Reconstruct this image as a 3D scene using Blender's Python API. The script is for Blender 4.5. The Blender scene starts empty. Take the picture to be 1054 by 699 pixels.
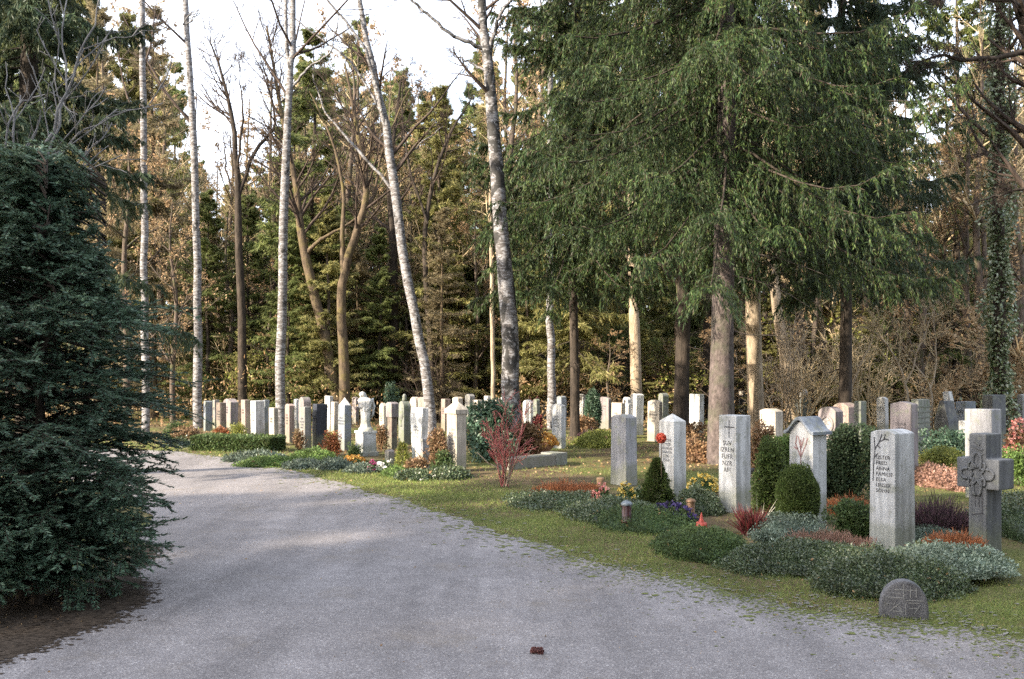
import bpy, bmesh, math, random
import numpy as np
from mathutils import Vector

sc = bpy.context.scene
COL = sc.collection
CAM_H, F, CX, HOR = 1.7, 1000.0, 527.0, 383.0
GZ = 0.0

# ------------------------------------------------------------------ basics
def at(px, py, z=0.0):
    """point of the ground seen at a photograph pixel"""
    Y = (CAM_H - z) * F / (py - HOR)
    return np.array([(px - CX) * Y / F, Y, z])

def X_at(px, Y):
    return (px - CX) * Y / F

def Z_at(py, Y):
    return CAM_H + (HOR - py) * Y / F

def tag(o, label=None, cat=None, group=None, kind=None):
    if label: o['label'] = label
    if cat: o['category'] = cat
    if group: o['group'] = group
    if kind: o['kind'] = kind
    return o

def empty(name, loc=(0, 0, 0), rz=0.0):
    o = bpy.data.objects.new(name, None)
    o.empty_display_size = 0.2
    COL.objects.link(o)
    o.location = loc
    o.rotation_euler = (0, 0, rz)
    return o

class MB:
    """collects arrays of vertices and faces, builds ONE mesh"""
    def __init__(s):
        s.v = []; s.f = []; s.n = 0
    def add(s, V, Fc, mat=0, smooth=False):
        V = np.asarray(V, dtype=np.float32).reshape(-1, 3)
        Fc = np.asarray(Fc, dtype=np.int32)
        if len(V) == 0 or len(Fc) == 0: return
        s.v.append(V); s.f.append((Fc + s.n, mat, smooth)); s.n += len(V)
    def mesh(s, name, mats):
        me = bpy.data.meshes.new(name)
        V = np.concatenate(s.v)
        me.vertices.add(len(V)); me.vertices.foreach_set('co', V.ravel())
        loops = np.concatenate([f.ravel() for f, m, k in s.f])
        sizes = np.concatenate([np.full(len(f), f.shape[1], np.int32) for f, m, k in s.f])
        mi = np.concatenate([np.full(len(f), m, np.int32) for f, m, k in s.f])
        sm = np.concatenate([np.full(len(f), k, bool) for f, m, k in s.f])
        me.loops.add(len(loops)); me.loops.foreach_set('vertex_index', loops)
        me.polygons.add(len(sizes))
        st = np.zeros(len(sizes), np.int32); st[1:] = np.cumsum(sizes)[:-1]
        me.polygons.foreach_set('loop_start', st)
        me.polygons.foreach_set('material_index', mi)
        me.polygons.foreach_set('use_smooth', sm)
        for m in (mats if isinstance(mats, (list, tuple)) else [mats]): me.materials.append(m)
        me.update(calc_edges=True)
        return me
    def build(s, name, mats, parent=None, loc=None, rz=0.0):
        o = bpy.data.objects.new(name, s.mesh(name, mats))
        COL.objects.link(o)
        if parent is not None: o.parent = parent
        if loc is not None: o.location = loc
        if rz: o.rotation_euler = (0, 0, rz)
        return o

def box(mb, x0, x1, y0, y1, z0, z1, mat=0):
    V = [(x0,y0,z0),(x1,y0,z0),(x1,y1,z0),(x0,y1,z0),(x0,y0,z1),(x1,y0,z1),(x1,y1,z1),(x0,y1,z1)]
    mb.add(V, [(0,3,2,1),(4,5,6,7),(0,1,5,4),(1,2,6,5),(2,3,7,6),(3,0,4,7)], mat)

def lathe(mb, prof, n=14, c=(0, 0, 0), mat=0, sx=1.0, sy=1.0):
    prof = np.array(prof, float); a = np.linspace(0, 2*np.pi, n, endpoint=False)
    V = np.stack([np.outer(prof[:,0], np.cos(a))*sx + c[0], np.outer(prof[:,0], np.sin(a))*sy + c[1],
                  np.repeat(prof[:,1:2], n, 1) + c[2]], -1).reshape(-1, 3)
    k = len(prof); i, j = np.meshgrid(np.arange(k-1), np.arange(n), indexing='ij')
    j2 = (j+1) % n
    Fc = np.stack([i*n+j, i*n+j2, (i+1)*n+j2, (i+1)*n+j], -1).reshape(-1, 4)
    mb.add(V, Fc, mat, True)

def norm(v):
    return v / np.maximum(np.linalg.norm(v, axis=-1, keepdims=True), 1e-9)

def tubes(mb, P, R, sides=5, mat=0, rng=None, rough=0.0):
    """P (N,K,3) polylines, R (N,K) radii"""
    P = np.asarray(P, float); R = np.asarray(R, float)
    N, K, _ = P.shape
    T = np.empty_like(P)
    T[:, 1:-1] = P[:, 2:] - P[:, :-2]; T[:, 0] = P[:, 1] - P[:, 0]; T[:, -1] = P[:, -1] - P[:, -2]
    T = norm(T)
    ref = np.where(np.abs(T[:, :1, 2:3]) > 0.8, np.array([1.0, 0, 0]), np.array([0, 0, 1.0]))
    U = norm(np.cross(T, np.broadcast_to(ref, T.shape))); W = np.cross(T, U)
    a = np.linspace(0, 2*np.pi, sides, endpoint=False)
    rr = R[:, :, None]
    if rng is not None and rough > 0:
        rr = rr * (1 + rough * rng.uniform(-1, 1, (N, K, sides)))
    else:
        rr = np.repeat(rr, sides, 2)
    V = P[:, :, None, :] + rr[..., None] * (np.cos(a)[None, None, :, None] * U[:, :, None, :] + np.sin(a)[None, None, :, None] * W[:, :, None, :])
    b = (np.arange(N) * K * sides)[:, None, None]
    i = np.arange(K-1)[None, :, None]; j = np.arange(sides)[None, None, :]; j2 = (j+1) % sides
    Fc = np.stack(np.broadcast_arrays(b+i*sides+j, b+i*sides+j2, b+(i+1)*sides+j2, b+(i+1)*sides+j), -1).reshape(-1, 4)
    mb.add(V.reshape(-1, 3), Fc, mat, True)

def interp(P, R, par, s):
    K = P.shape[1]
    t = s * (K-1); i = np.minimum(t.astype(int), K-2); f = (t - i)[:, None]
    a, b = P[par, i], P[par, i+1]
    return a + (b-a)*f, norm(b-a), R[par, i]*(1-f[:, 0]) + R[par, i+1]*f[:, 0]

def plen(P):
    return np.linalg.norm(np.diff(P, axis=1), axis=2).sum(1)

def march(rng, p0, d0, L, K, wander, trop):
    n = len(p0); P = np.empty((n, K, 3)); P[:, 0] = p0; d = d0
    st = (L/(K-1))[:, None]
    for k in range(1, K):
        P[:, k] = P[:, k-1] + d*st
        d = norm(d + wander*rng.normal(size=(n, 3)) + np.array(trop))
    return P

def spawn(rng, P, R, m, s0, s1, ang, lenf, K=5, wander=0.1, trop=(0, 0, 0.05), rf=0.6, taper=0.25, flat=False, minlen=0.0, byl=False):
    N = len(P); par = np.repeat(np.arange(N), m)
    if byl:
        q = plen(P); par = rng.choice(N, N*m, p=q/q.sum())
    s = rng.uniform(s0, s1, N*m)
    pos, tan, rad = interp(P, R, par, s)
    r = rng.normal(size=pos.shape)
    if flat:
        sd = norm(np.cross(tan, np.array([0, 0, 1.0]))) * rng.choice([-1, 1], N*m)[:, None]
        r = sd + 0.25*r*np.array([0.3, 0.3, 1])
    r = norm(r - tan*(r*tan).sum(1, keepdims=True))
    a = ang * rng.uniform(0.75, 1.25, N*m)[:, None]
    d = norm(tan*np.cos(a) + r*np.sin(a))
    L = np.maximum(plen(P)[par] * lenf * (1 - 0.6*s) * rng.uniform(0.6, 1.3, N*m), minlen)
    Q = march(rng, pos, d, L, K, wander, trop)
    r0 = np.minimum(rad*rf, rad)[:, None]
    return Q, r0 * np.linspace(1, taper, K)[None, :]

def quads(mb, P, D, L, W, rng, mat=0, wide=0.45):
    """one diamond leaf or twig per point"""
    n = len(P); D = norm(D)
    S = norm(np.cross(D, rng.normal(size=(n, 3)))) * (W[:, None]*0.5)
    A = D * L[:, None]
    V = np.stack([P, P + A*wide + S, P + A, P + A*wide - S], 1).reshape(-1, 3)
    mb.add(V, np.arange(n*4).reshape(n, 4), mat)

def strips(mb, P, D, L, W, rng, mat=0, bend=0.0):
    """a blade: a tapering triangle"""
    n = len(P); D = norm(D)
    S = norm(np.cross(D, rng.normal(size=(n, 3)))) * (W[:, None]*0.5)
    V = np.stack([P + S, P - S, P + D*L[:, None]], 1).reshape(-1, 3)
    mb.add(V, np.arange(n*3).reshape(n, 3), mat)

# ------------------------------------------------------------------ materials
def new_mat(name):
    m = bpy.data.materials.new(name); m.use_nodes = True
    nt = m.node_tree; nt.nodes.clear()
    out = nt.nodes.new('ShaderNodeOutputMaterial')
    bs = nt.nodes.new('ShaderNodeBsdfPrincipled')
    nt.links.new(bs.outputs[0], out.inputs[0])
    return m, nt, bs, out

def node(nt, t, **kw):
    n = nt.nodes.new(t)
    for k, v in kw.items():
        if k in ('operation', 'blend_type', 'data_type', 'noise_dimensions', 'feature', 'distance'): setattr(n, k, v)
        else: n.inputs[k.replace('_', ' ')].default_value = v
    return n

def coords(nt, scale=(1, 1, 1), obj=True):
    tc = nt.nodes.new('ShaderNodeTexCoord'); mp = nt.nodes.new('ShaderNodeMapping')
    mp.inputs['Scale'].default_value = scale
    nt.links.new(tc.outputs['Object' if obj else 'Generated'], mp.inputs['Vector'])
    return mp.outputs[0]

def noise(nt, vec, scale, detail=3, rough=0.6, dist=0.0):
    n = nt.nodes.new('ShaderNodeTexNoise')
    n.inputs['Scale'].default_value = scale; n.inputs['Detail'].default_value = detail
    n.inputs['Roughness'].default_value = rough; n.inputs['Distortion'].default_value = dist
    nt.links.new(vec, n.inputs['Vector'])
    return n.outputs['Fac']

def ramp(nt, fac, stops):
    r = nt.nodes.new('ShaderNodeValToRGB'); e = r.color_ramp.elements
    while len(e) < len(stops): e.new(0.5)
    for x, (p, c) in zip(e, stops):
        x.position = p
        x.color = (c, c, c, 1) if not isinstance(c, (tuple, list)) else (*c, 1)
    nt.links.new(fac, r.inputs[0])
    return r.outputs[0]

def mix(nt, a, b, fac, mode='MIX'):
    m = nt.nodes.new('ShaderNodeMixRGB'); m.blend_type = mode
    for s, v in ((m.inputs[1], a), (m.inputs[2], b), (m.inputs[0], fac)):
        if isinstance(v, (int, float)): s.default_value = v
        elif isinstance(v, tuple): s.default_value = (*v, 1)
        else: nt.links.new(v, s)
    return m.outputs[0]

def bump(nt, bs, h, strength=0.3, dist=0.02):
    b = nt.nodes.new('ShaderNodeBump'); b.inputs['Strength'].default_value = strength; b.inputs['Distance'].default_value = dist
    nt.links.new(h, b.inputs['Height']); nt.links.new(b.outputs[0], bs.inputs['Normal'])

def leaf_mat(name, cols, trans=0.3, nscale=0.7, spec=0.25, rough=0.55):
    m, nt, bs, out = new_mat(name)
    g = nt.nodes.new('ShaderNodeNewGeometry')
    k = len(cols)
    c = ramp(nt, g.outputs['Random Per Island'], [(i/max(1, k-1), cols[i]) for i in range(k)])
    v = coords(nt)
    n = noise(nt, v, nscale, 2)
    c = mix(nt, c, ramp(nt, n, [(0.3, 0.62), (0.7, 1.3)]), 1.0, 'MULTIPLY')
    nt.links.new(c, bs.inputs['Base Color']); bs.inputs['Roughness'].default_value = rough
    bs.inputs['Specular IOR Level'].default_value = spec
    t = nt.nodes.new('ShaderNodeBsdfTranslucent'); nt.links.new(mix(nt, c, (1.0, 1.0, 0.55), 0.12), t.inputs[0])
    mx = nt.nodes.new('ShaderNodeMixShader'); mx.inputs[0].default_value = trans
    nt.links.new(bs.outputs[0], mx.inputs[1]); nt.links.new(t.outputs[0], mx.inputs[2]); nt.links.new(mx.outputs[0], out.inputs[0])
    return m

def bark_mat(name, dark, light, zs=0.25, scale=14, moss=None):
    m, nt, bs, out = new_mat(name)
    v = coords(nt, (1, 1, zs))
    a = noise(nt, v, scale, 5, 0.7, 0.4); b = noise(nt, coords(nt), 1.3, 3)
    c = ramp(nt, a, [(0.32, dark), (0.68, light)])
    c = mix(nt, c, ramp(nt, b, [(0.3, 0.7), (0.7, 1.25)]), 1.0, 'MULTIPLY')
    if moss: c = mix(nt, c, moss, ramp(nt, noise(nt, coords(nt), 2.2, 5), [(0.5, 0.0), (0.65, 0.8)]))
    nt.links.new(c, bs.inputs['Base Color']); bs.inputs['Roughness'].default_value = 0.9
    bs.inputs['Specular IOR Level'].default_value = 0.15
    bump(nt, bs, a, 0.8, 0.03)
    return m

def birch_mat(name, heavy=0.5):
    m, nt, bs, out = new_mat(name)
    a = noise(nt, coords(nt, (2.4, 2.4, 7)), 2.3, 6, 0.72, 1.4)       # thin cross bands
    b = noise(nt, coords(nt, (1, 1, 0.8)), 3.2, 5, 0.65, 0.8)           # black rough patches
    c = ramp(nt, a, [(0.0, (0.36, 0.36, 0.365)), (0.44, (0.26, 0.26, 0.268)), (0.53, (0.10, 0.09, 0.085)), (1, (0.03, 0.03, 0.03))])
    c = mix(nt, c, (0.025, 0.024, 0.022), ramp(nt, b, [(heavy, 0.0), (heavy+0.05, 0.93)]))
    nt.links.new(c, bs.inputs['Base Color']); bs.inputs['Roughness'].default_value = 0.75
    bs.inputs['Specular IOR Level'].default_value = 0.2
    bump(nt, bs, b, 0.5, 0.02)
    return m

def stone_mat(name, base, var=0.25, speck=0.2, lichen=(0.20, 0.21, 0.15), lich=0.51, rough=0.8, foot=0.55):
    m, nt, bs, out = new_mat(name)
    oi = nt.nodes.new('ShaderNodeObjectInfo')
    tc = nt.nodes.new('ShaderNodeTexCoord'); ad = nt.nodes.new('ShaderNodeVectorMath'); ad.operation = 'MULTIPLY_ADD'
    ad.inputs[1].default_value = (1, 1, 1)
    cm = nt.nodes.new('ShaderNodeCombineXYZ'); mm = nt.nodes.new('ShaderNodeMath'); mm.operation = 'MULTIPLY'; mm.inputs[1].default_value = 37.0
    nt.links.new(oi.outputs['Random'], mm.inputs[0])
    for i in range(3): nt.links.new(mm.outputs[0], cm.inputs[i])
    nt.links.new(tc.outputs['Object'], ad.inputs[0]); nt.links.new(cm.outputs[0], ad.inputs[2])
    v = ad.outputs[0]
    sp = noise(nt, v, 160, 2, 0.6); big = noise(nt, v, 3.0, 5, 0.65)
    mp = nt.nodes.new('ShaderNodeMapping'); mp.inputs['Scale'].default_value = (9, 9, 0.8); nt.links.new(v, mp.inputs[0])
    streak = noise(nt, mp.outputs[0], 1.5, 4)
    lc = noise(nt, v, 7.0, 6, 0.7)
    c = mix(nt, base, ramp(nt, sp, [(0.35, 1-speck*1.6), (0.65, 1+speck)]), 1.0, 'MULTIPLY')
    c = mix(nt, c, ramp(nt, big, [(0.3, 1-var), (0.7, 1+var*0.6)]), 1.0, 'MULTIPLY')
    c = mix(nt, c, ramp(nt, streak, [(0.35, 0.55), (0.6, 1.08)]), 0.8, 'MULTIPLY')
    c = mix(nt, c, lichen, ramp(nt, lc, [(lich, 0.0), (lich+0.12, 0.65)]))
    # damp, mossy foot of the stone
    sx = nt.nodes.new('ShaderNodeSeparateXYZ'); nt.links.new(tc.outputs['Object'], sx.inputs[0])
    md = nt.nodes.new('ShaderNodeMath'); md.operation = 'MULTIPLY_ADD'; nt.links.new(big, md.inputs[0]); md.inputs[1].default_value = -0.45
    nt.links.new(sx.outputs[2], md.inputs[2])
    c = mix(nt, c, (0.14, 0.15, 0.10), ramp(nt, md.outputs[0], [(0.0, foot), (0.12, 0.0)]))
    nt.links.new(c, bs.inputs['Base Color']); bs.inputs['Roughness'].default_value = rough
    bs.inputs['Specular IOR Level'].default_value = 0.3
    bump(nt, bs, mix(nt, sp, lc, 0.5), 0.35, 0.006)
    return m

def plain_mat(name, col, rough=0.6, metal=0.0, ns=30, amt=0.25, spec=0.4):
    m, nt, bs, out = new_mat(name)
    n = noise(nt, coords(nt), ns, 4)
    c = mix(nt, col, ramp(nt, n, [(0.3, 1-amt), (0.7, 1+amt)]), 1.0, 'MULTIPLY')
    nt.links.new(c, bs.inputs['Base Color']); bs.inputs['Roughness'].default_value = rough; bs.inputs['Metallic'].default_value = metal
    bs.inputs['Specular IOR Level'].default_value = spec
    return m

def ground_mat():
    m, nt, bs, out = new_mat('forest_soil')
    v = coords(nt)
    a = noise(nt, v, 0.35, 5, 0.6); b = noise(nt, v, 3.0, 6, 0.7); d = noise(nt, v, 40, 4, 0.7)
    c = ramp(nt, b, [(0.3, (0.055, 0.042, 0.028)), (0.5, (0.115, 0.085, 0.05)), (0.7, (0.20, 0.15, 0.085))])
    g = ramp(nt, d, [(0.3, (0.075, 0.095, 0.025)), (0.7, (0.15, 0.165, 0.05))])
    c = mix(nt, c, g, ramp(nt, a, [(0.46, 0.0), (0.58, 0.75)]))
    c = mix(nt, c, ramp(nt, d, [(0.3, 0.6), (0.7, 1.4)]), 1.0, 'MULTIPLY')
    nt.links.new(c, bs.inputs['Base Color']); bs.inputs['Roughness'].default_value = 0.95; bs.inputs['Specular IOR Level'].default_value = 0.1
    bump(nt, bs, d, 0.8, 0.03)
    return m

def path_mat():
    m, nt, bs, out = new_mat('fine_gravel')
    v = coords(nt)
    vo = nt.nodes.new('ShaderNodeTexVoronoi'); vo.inputs['Scale'].default_value = 130; nt.links.new(v, vo.inputs['Vector'])
    sp = nt.nodes.new('ShaderNodeSeparateColor'); nt.links.new(vo.outputs['Color'], sp.inputs[0])
    a = noise(nt, v, 0.5, 5, 0.6); b = noise(nt, v, 4, 5, 0.7); d = noise(nt, v, 160, 3, 0.8)
    c = ramp(nt, sp.outputs[0], [(0.0, (0.145, 0.134, 0.135)), (0.5, (0.196, 0.182, 0.182)), (0.9, (0.25, 0.234, 0.232)), (1.0, (0.40, 0.38, 0.37))])
    c = mix(nt, c, ramp(nt, d, [(0.3, 0.7), (0.7, 1.3)]), 1.0, 'MULTIPLY')
    c = mix(nt, c, ramp(nt, a, [(0.3, 0.86), (0.7, 1.12)]), 1.0, 'MULTIPLY')
    c = mix(nt, c, ramp(nt, b, [(0.3, 0.88), (0.7, 1.1)]), 1.0, 'MULTIPLY')
    tr = noise(nt, coords(nt, (1.6, 0.22, 1)), 1.0, 4, 0.6, 0.5)          # trodden lanes along the path
    c = mix(nt, c, ramp(nt, tr, [(0.35, 0.80), (0.6, 1.08)]), 1.0, 'MULTIPLY')
    c = mix(nt, c, (0.16, 0.135, 0.105), ramp(nt, noise(nt, v, 1.1, 6, 0.7), [(0.56, 0.0), (0.7, 0.45)]))
    nt.links.new(c, bs.inputs['Base Color']); bs.inputs['Roughness'].default_value = 0.9; bs.inputs['Specular IOR Level'].default_value = 0.2
    bump(nt, bs, mix(nt, vo.outputs['Distance'], d, 0.5), 0.6, 0.008)
    return m

M = {}
M['soil'] = ground_mat(); M['gravel'] = path_mat()
M['grass'] = leaf_mat('grass_blade', [(0.095, 0.15, 0.03), (0.155, 0.205, 0.045), (0.26, 0.26, 0.09)], 0.3, 0.9)
M['moss'] = plain_mat('verge_moss', (0.12, 0.135, 0.045), .95, 0, 60, .45, .1)
M['litter'] = leaf_mat('dry_leaf', [(0.10, 0.055, 0.025), (0.26, 0.16, 0.075), (0.42, 0.30, 0.17)], 0.15, 2.0)
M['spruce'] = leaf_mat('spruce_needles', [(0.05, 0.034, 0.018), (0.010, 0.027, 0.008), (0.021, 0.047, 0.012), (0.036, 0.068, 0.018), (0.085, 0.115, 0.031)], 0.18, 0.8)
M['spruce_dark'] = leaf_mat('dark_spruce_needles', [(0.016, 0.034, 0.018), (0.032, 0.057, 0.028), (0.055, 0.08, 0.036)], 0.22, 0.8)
M['spruce_gold'] = leaf_mat('sunlit_tone_needles', [(0.14, 0.155, 0.048), (0.26, 0.25, 0.085), (0.38, 0.34, 0.155)], 0.45, 0.5)  # sunlit olive tone put into the needle colour
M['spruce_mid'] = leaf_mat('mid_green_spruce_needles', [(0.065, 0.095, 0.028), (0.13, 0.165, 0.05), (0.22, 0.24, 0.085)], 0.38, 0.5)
M['larch'] = leaf_mat('brown_conifer_needles', [(0.13, 0.105, 0.065), (0.23, 0.185, 0.11), (0.34, 0.28, 0.175)], 0.35, 0.6)
M['beech'] = leaf_mat('withered_beech_leaves', [(0.22, 0.13, 0.065), (0.34, 0.22, 0.12), (0.45, 0.32, 0.19)], 0.35, 1.0)
M['yew'] = leaf_mat('yew_needles', [(0.032, 0.068, 0.045), (0.062, 0.118, 0.076), (0.12, 0.185, 0.12)], 0.16, 1.2, 0.35, 0.45)
M['ivy'] = leaf_mat('ivy_leaves', [(0.05, 0.085, 0.03), (0.13, 0.17, 0.08), (0.34, 0.36, 0.24)], 0.15, 2.0, 0.5, 0.35)
M['box'] = leaf_mat('boxwood_leaves', [(0.03, 0.06, 0.018), (0.055, 0.095, 0.028), (0.09, 0.13, 0.04)], 0.2, 3.0, 0.3)
M['cypress'] = leaf_mat('dwarf_cypress_scales', [(0.03, 0.055, 0.012), (0.055, 0.085, 0.02), (0.085, 0.115, 0.03)], 0.2, 3.0, 0.2)
M['cotoneaster'] = leaf_mat('cotoneaster_leaves', [(0.025, 0.045, 0.018), (0.06, 0.09, 0.04), (0.13, 0.155, 0.085)], 0.12, 3.0, 0.5, 0.35)
M['bluecover'] = leaf_mat('blue_green_leaves', [(0.05, 0.075, 0.055), (0.09, 0.125, 0.095), (0.15, 0.185, 0.15)], 0.15, 3.0, 0.35)
M['sedum'] = leaf_mat('silvery_leaves', [(0.09, 0.13, 0.09), (0.17, 0.22, 0.165), (0.29, 0.34, 0.27)], 0.15, 3.0, 0.3)
M['fresh'] = leaf_mat('fresh_green_leaves', [(0.06, 0.11, 0.025), (0.10, 0.17, 0.04), (0.16, 0.23, 0.07)], 0.25, 3.0)
M['yellowgreen'] = leaf_mat('yellow_green_leaves', [(0.13, 0.16, 0.03), (0.22, 0.24, 0.05), (0.30, 0.30, 0.08)], 0.25, 3.0)
M['rust'] = leaf_mat('rusty_heather', [(0.16, 0.05, 0.02), (0.30, 0.10, 0.04), (0.40, 0.17, 0.08)], 0.2, 4.0)
M['pinkheath'] = leaf_mat('faded_pink_heather', [(0.16, 0.09, 0.06), (0.27, 0.15, 0.11), (0.36, 0.22, 0.18)], 0.2, 4.0)
M['purple'] = leaf_mat('purple_heather', [(0.035, 0.022, 0.028), (0.07, 0.032, 0.05), (0.11, 0.06, 0.08)], 0.15, 4.0)
M['brownplant'] = leaf_mat('withered_brown_leaves', [(0.09, 0.045, 0.025), (0.18, 0.10, 0.05), (0.30, 0.20, 0.11)], 0.2, 4.0)
M['redtwig'] = bark_mat('red_twig_bark', (0.30, 0.085, 0.08), (0.52, 0.20, 0.18), 0.5, 20)
M['pansy'] = leaf_mat('violet_petals', [(0.018, 0.012, 0.06), (0.04, 0.025, 0.12), (0.10, 0.07, 0.22)], 0.15, 6)
M['yellow'] = leaf_mat('yellow_petals', [(0.72, 0.46, 0.06), (0.80, 0.62, 0.16), (0.82, 0.72, 0.35)], 0.2, 8)
M['orange'] = leaf_mat('orange_petals', [(0.50, 0.22, 0.04), (0.68, 0.36, 0.08), (0.70, 0.48, 0.16)], 0.2, 8)
M['pink'] = leaf_mat('pink_petals', [(0.50, 0.12, 0.12), (0.70, 0.30, 0.26), (0.78, 0.52, 0.44)], 0.2, 8)
M['magenta'] = leaf_mat('magenta_petals', [(0.20, 0.02, 0.08), (0.34, 0.05, 0.16), (0.45, 0.12, 0.28)], 0.2, 8)
M['white'] = leaf_mat('white_petals', [(0.60, 0.60, 0.56), (0.74, 0.74, 0.70), (0.82, 0.82, 0.80)], 0.2, 8)
M['redpetal'] = leaf_mat('red_petals', [(0.40, 0.05, 0.03), (0.60, 0.10, 0.06), (0.70, 0.18, 0.10)], 0.15, 8)
M['darkred'] = leaf_mat('dark_red_leaves', [(0.06, 0.012, 0.014), (0.13, 0.02, 0.025), (0.20, 0.05, 0.045)], 0.2, 6)
M['reed'] = leaf_mat('pale_dry_reed', [(0.45, 0.40, 0.30), (0.58, 0.54, 0.44)], 0.2, 6)
M['birch'] = birch_mat('birch_bark', 0.575); M['birch_old'] = birch_mat('old_birch_bark', 0.488)
M['bark'] = bark_mat('grey_brown_bark', (0.045, 0.035, 0.028), (0.16, 0.125, 0.10), moss=(0.07, 0.08, 0.035))
M['bark_spruce'] = bark_mat('spruce_bark', (0.045, 0.037, 0.034), (0.145, 0.118, 0.11), 0.6, 16, moss=(0.085, 0.085, 0.06))
M['bark_dark'] = bark_mat('dark_bark', (0.02, 0.017, 0.014), (0.075, 0.06, 0.048))
M['bark_pale'] = bark_mat('pale_bark', (0.17, 0.13, 0.09), (0.40, 0.33, 0.24))
M['bark_brown'] = bark_mat('brown_bark', (0.045, 0.035, 0.025), (0.14, 0.105, 0.07), moss=(0.12, 0.10, 0.04))
M['twig_grey'] = bark_mat('silver_grey_twigs', (0.11, 0.108, 0.108), (0.25, 0.245, 0.245))
M['twig_gold'] = bark_mat('straw_coloured_twigs', (0.28, 0.21, 0.12), (0.54, 0.44, 0.28))
M['twig_dark'] = bark_mat('dark_twigs', (0.03, 0.023, 0.02), (0.10, 0.075, 0.06))
ST = {
 'white': stone_mat('white_marble', (0.57, 0.565, 0.545), 0.2, 0.1, (0.27, 0.275, 0.22), 0.56),
 'shell': stone_mat('pale_limestone', (0.50, 0.505, 0.505), 0.25, 0.14, (0.22, 0.225, 0.175), 0.54),
 'granite': stone_mat('light_granite', (0.31, 0.31, 0.325), 0.2, 0.2),
 'bluegrey': stone_mat('bluish_granite', (0.22, 0.245, 0.28), 0.25, 0.25),
 'grey': stone_mat('grey_stone', (0.21, 0.205, 0.20), 0.25, 0.2),
 'mauve': stone_mat('mauve_sandstone', (0.235, 0.205, 0.21), 0.25, 0.12),
 'brown': stone_mat('brownish_stone', (0.17, 0.135, 0.115), 0.25, 0.15),
 'red': stone_mat('reddish_marble', (0.30, 0.225, 0.20), 0.25, 0.25),
 'cream': stone_mat('cream_limestone', (0.44, 0.395, 0.33), 0.3, 0.1, (0.28, 0.25, 0.18), 0.6),
 'green': stone_mat('mossy_greenish_stone', (0.19, 0.20, 0.18), 0.25, 0.15, (0.10, 0.13, 0.06), 0.5),
 'black': stone_mat('dark_blue_granite', (0.035, 0.04, 0.055), 0.2, 0.4, (0.08, 0.08, 0.08), 0.7, 0.35),
 'dark': stone_mat('dark_weathered_stone', (0.10, 0.105, 0.11), 0.25, 0.2, (0.16, 0.17, 0.13), 0.52),
 'marker': stone_mat('dark_marker_stone', (0.13, 0.13, 0.138), 0.35, 0.4, (0.12, 0.12, 0.10), 0.58, .85, 0.0),
 'slate': stone_mat('weathered_cross_granite', (0.135, 0.142, 0.152), 0.25, 0.3, (0.13, 0.14, 0.11), 0.56),
}
M['ink'] = plain_mat('grey_lettering', (0.045, 0.045, 0.05), 0.8)
M['ink_light'] = plain_mat('worn_lettering', (0.13, 0.135, 0.145), 0.8); M['ink_mid'] = plain_mat('blue_grey_lettering', (0.10, 0.105, 0.12), 0.8)
M['ink_red'] = plain_mat('worn_reddish_relief', (0.22, 0.13, 0.125), 0.8)
M['bronze'] = plain_mat('bronze', (0.20, 0.12, 0.07), 0.45, 0.6)
M['glass_dark'] = plain_mat('dark_lantern_glass', (0.06, 0.025, 0.025), 0.25)
M['lid'] = plain_mat('grey_metal_lid', (0.16, 0.18, 0.19), 0.4, 0.5)
M['redglass'] = plain_mat('red_candle_plastic', (0.42, 0.06, 0.035), 0.35)
M['terracotta'] = plain_mat('terracotta', (0.36, 0.19, 0.12), 0.85)
M['cone'] = plain_mat('cone_scales', (0.10, 0.035, 0.03), 0.8)
M['stub'] = plain_mat('weathered_wood', (0.22, 0.14, 0.08), 0.9)

exec_sections = []
# ------------------------------------------------------------------ camera, world, sun
cam = bpy.data.cameras.new('camera'); co = bpy.data.objects.new('camera', cam); COL.objects.link(co)
co.location = (0, 0, CAM_H); co.rotation_euler = (math.pi/2, 0, 0)
cam.sensor_width = 36; cam.lens = 36*F/1054; cam.shift_y = (HOR - 349.5)/1054
cam.clip_start = 0.05; cam.clip_end = 2000
sc.camera = co
SUN_AZ, SUN_EL = math.radians(-120), math.radians(25)
sd = Vector((math.sin(SUN_AZ)*math.cos(SUN_EL), math.cos(SUN_AZ)*math.cos(SUN_EL), math.sin(SUN_EL)))
sl = bpy.data.lights.new('sun', 'SUN'); sl.energy = 5.0; sl.angle = math.radians(0.6); sl.color = (1.0, 0.87, 0.70)
so = bpy.data.objects.new('sun', sl); COL.objects.link(so); so.rotation_euler = sd.to_track_quat('Z', 'Y').to_euler(); so.location = (-20, 0, 30)
w = bpy.data.worlds.new('World'); sc.world = w; w.use_nodes = True
nt = w.node_tree; nt.nodes.clear()
sky = nt.nodes.new('ShaderNodeTexSky'); sky.sky_type = 'NISHITA'; sky.sun_disc = False
sky.sun_elevation = SUN_EL; sky.sun_rotation = SUN_AZ % (2*math.pi); sky.dust_density = 3.0; sky.air_density = 1.0; sky.ozone_density = 1.0
bg = nt.nodes.new('ShaderNodeBackground'); bg.inputs[1].default_value = 0.15
wo = nt.nodes.new('ShaderNodeOutputWorld')
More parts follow.
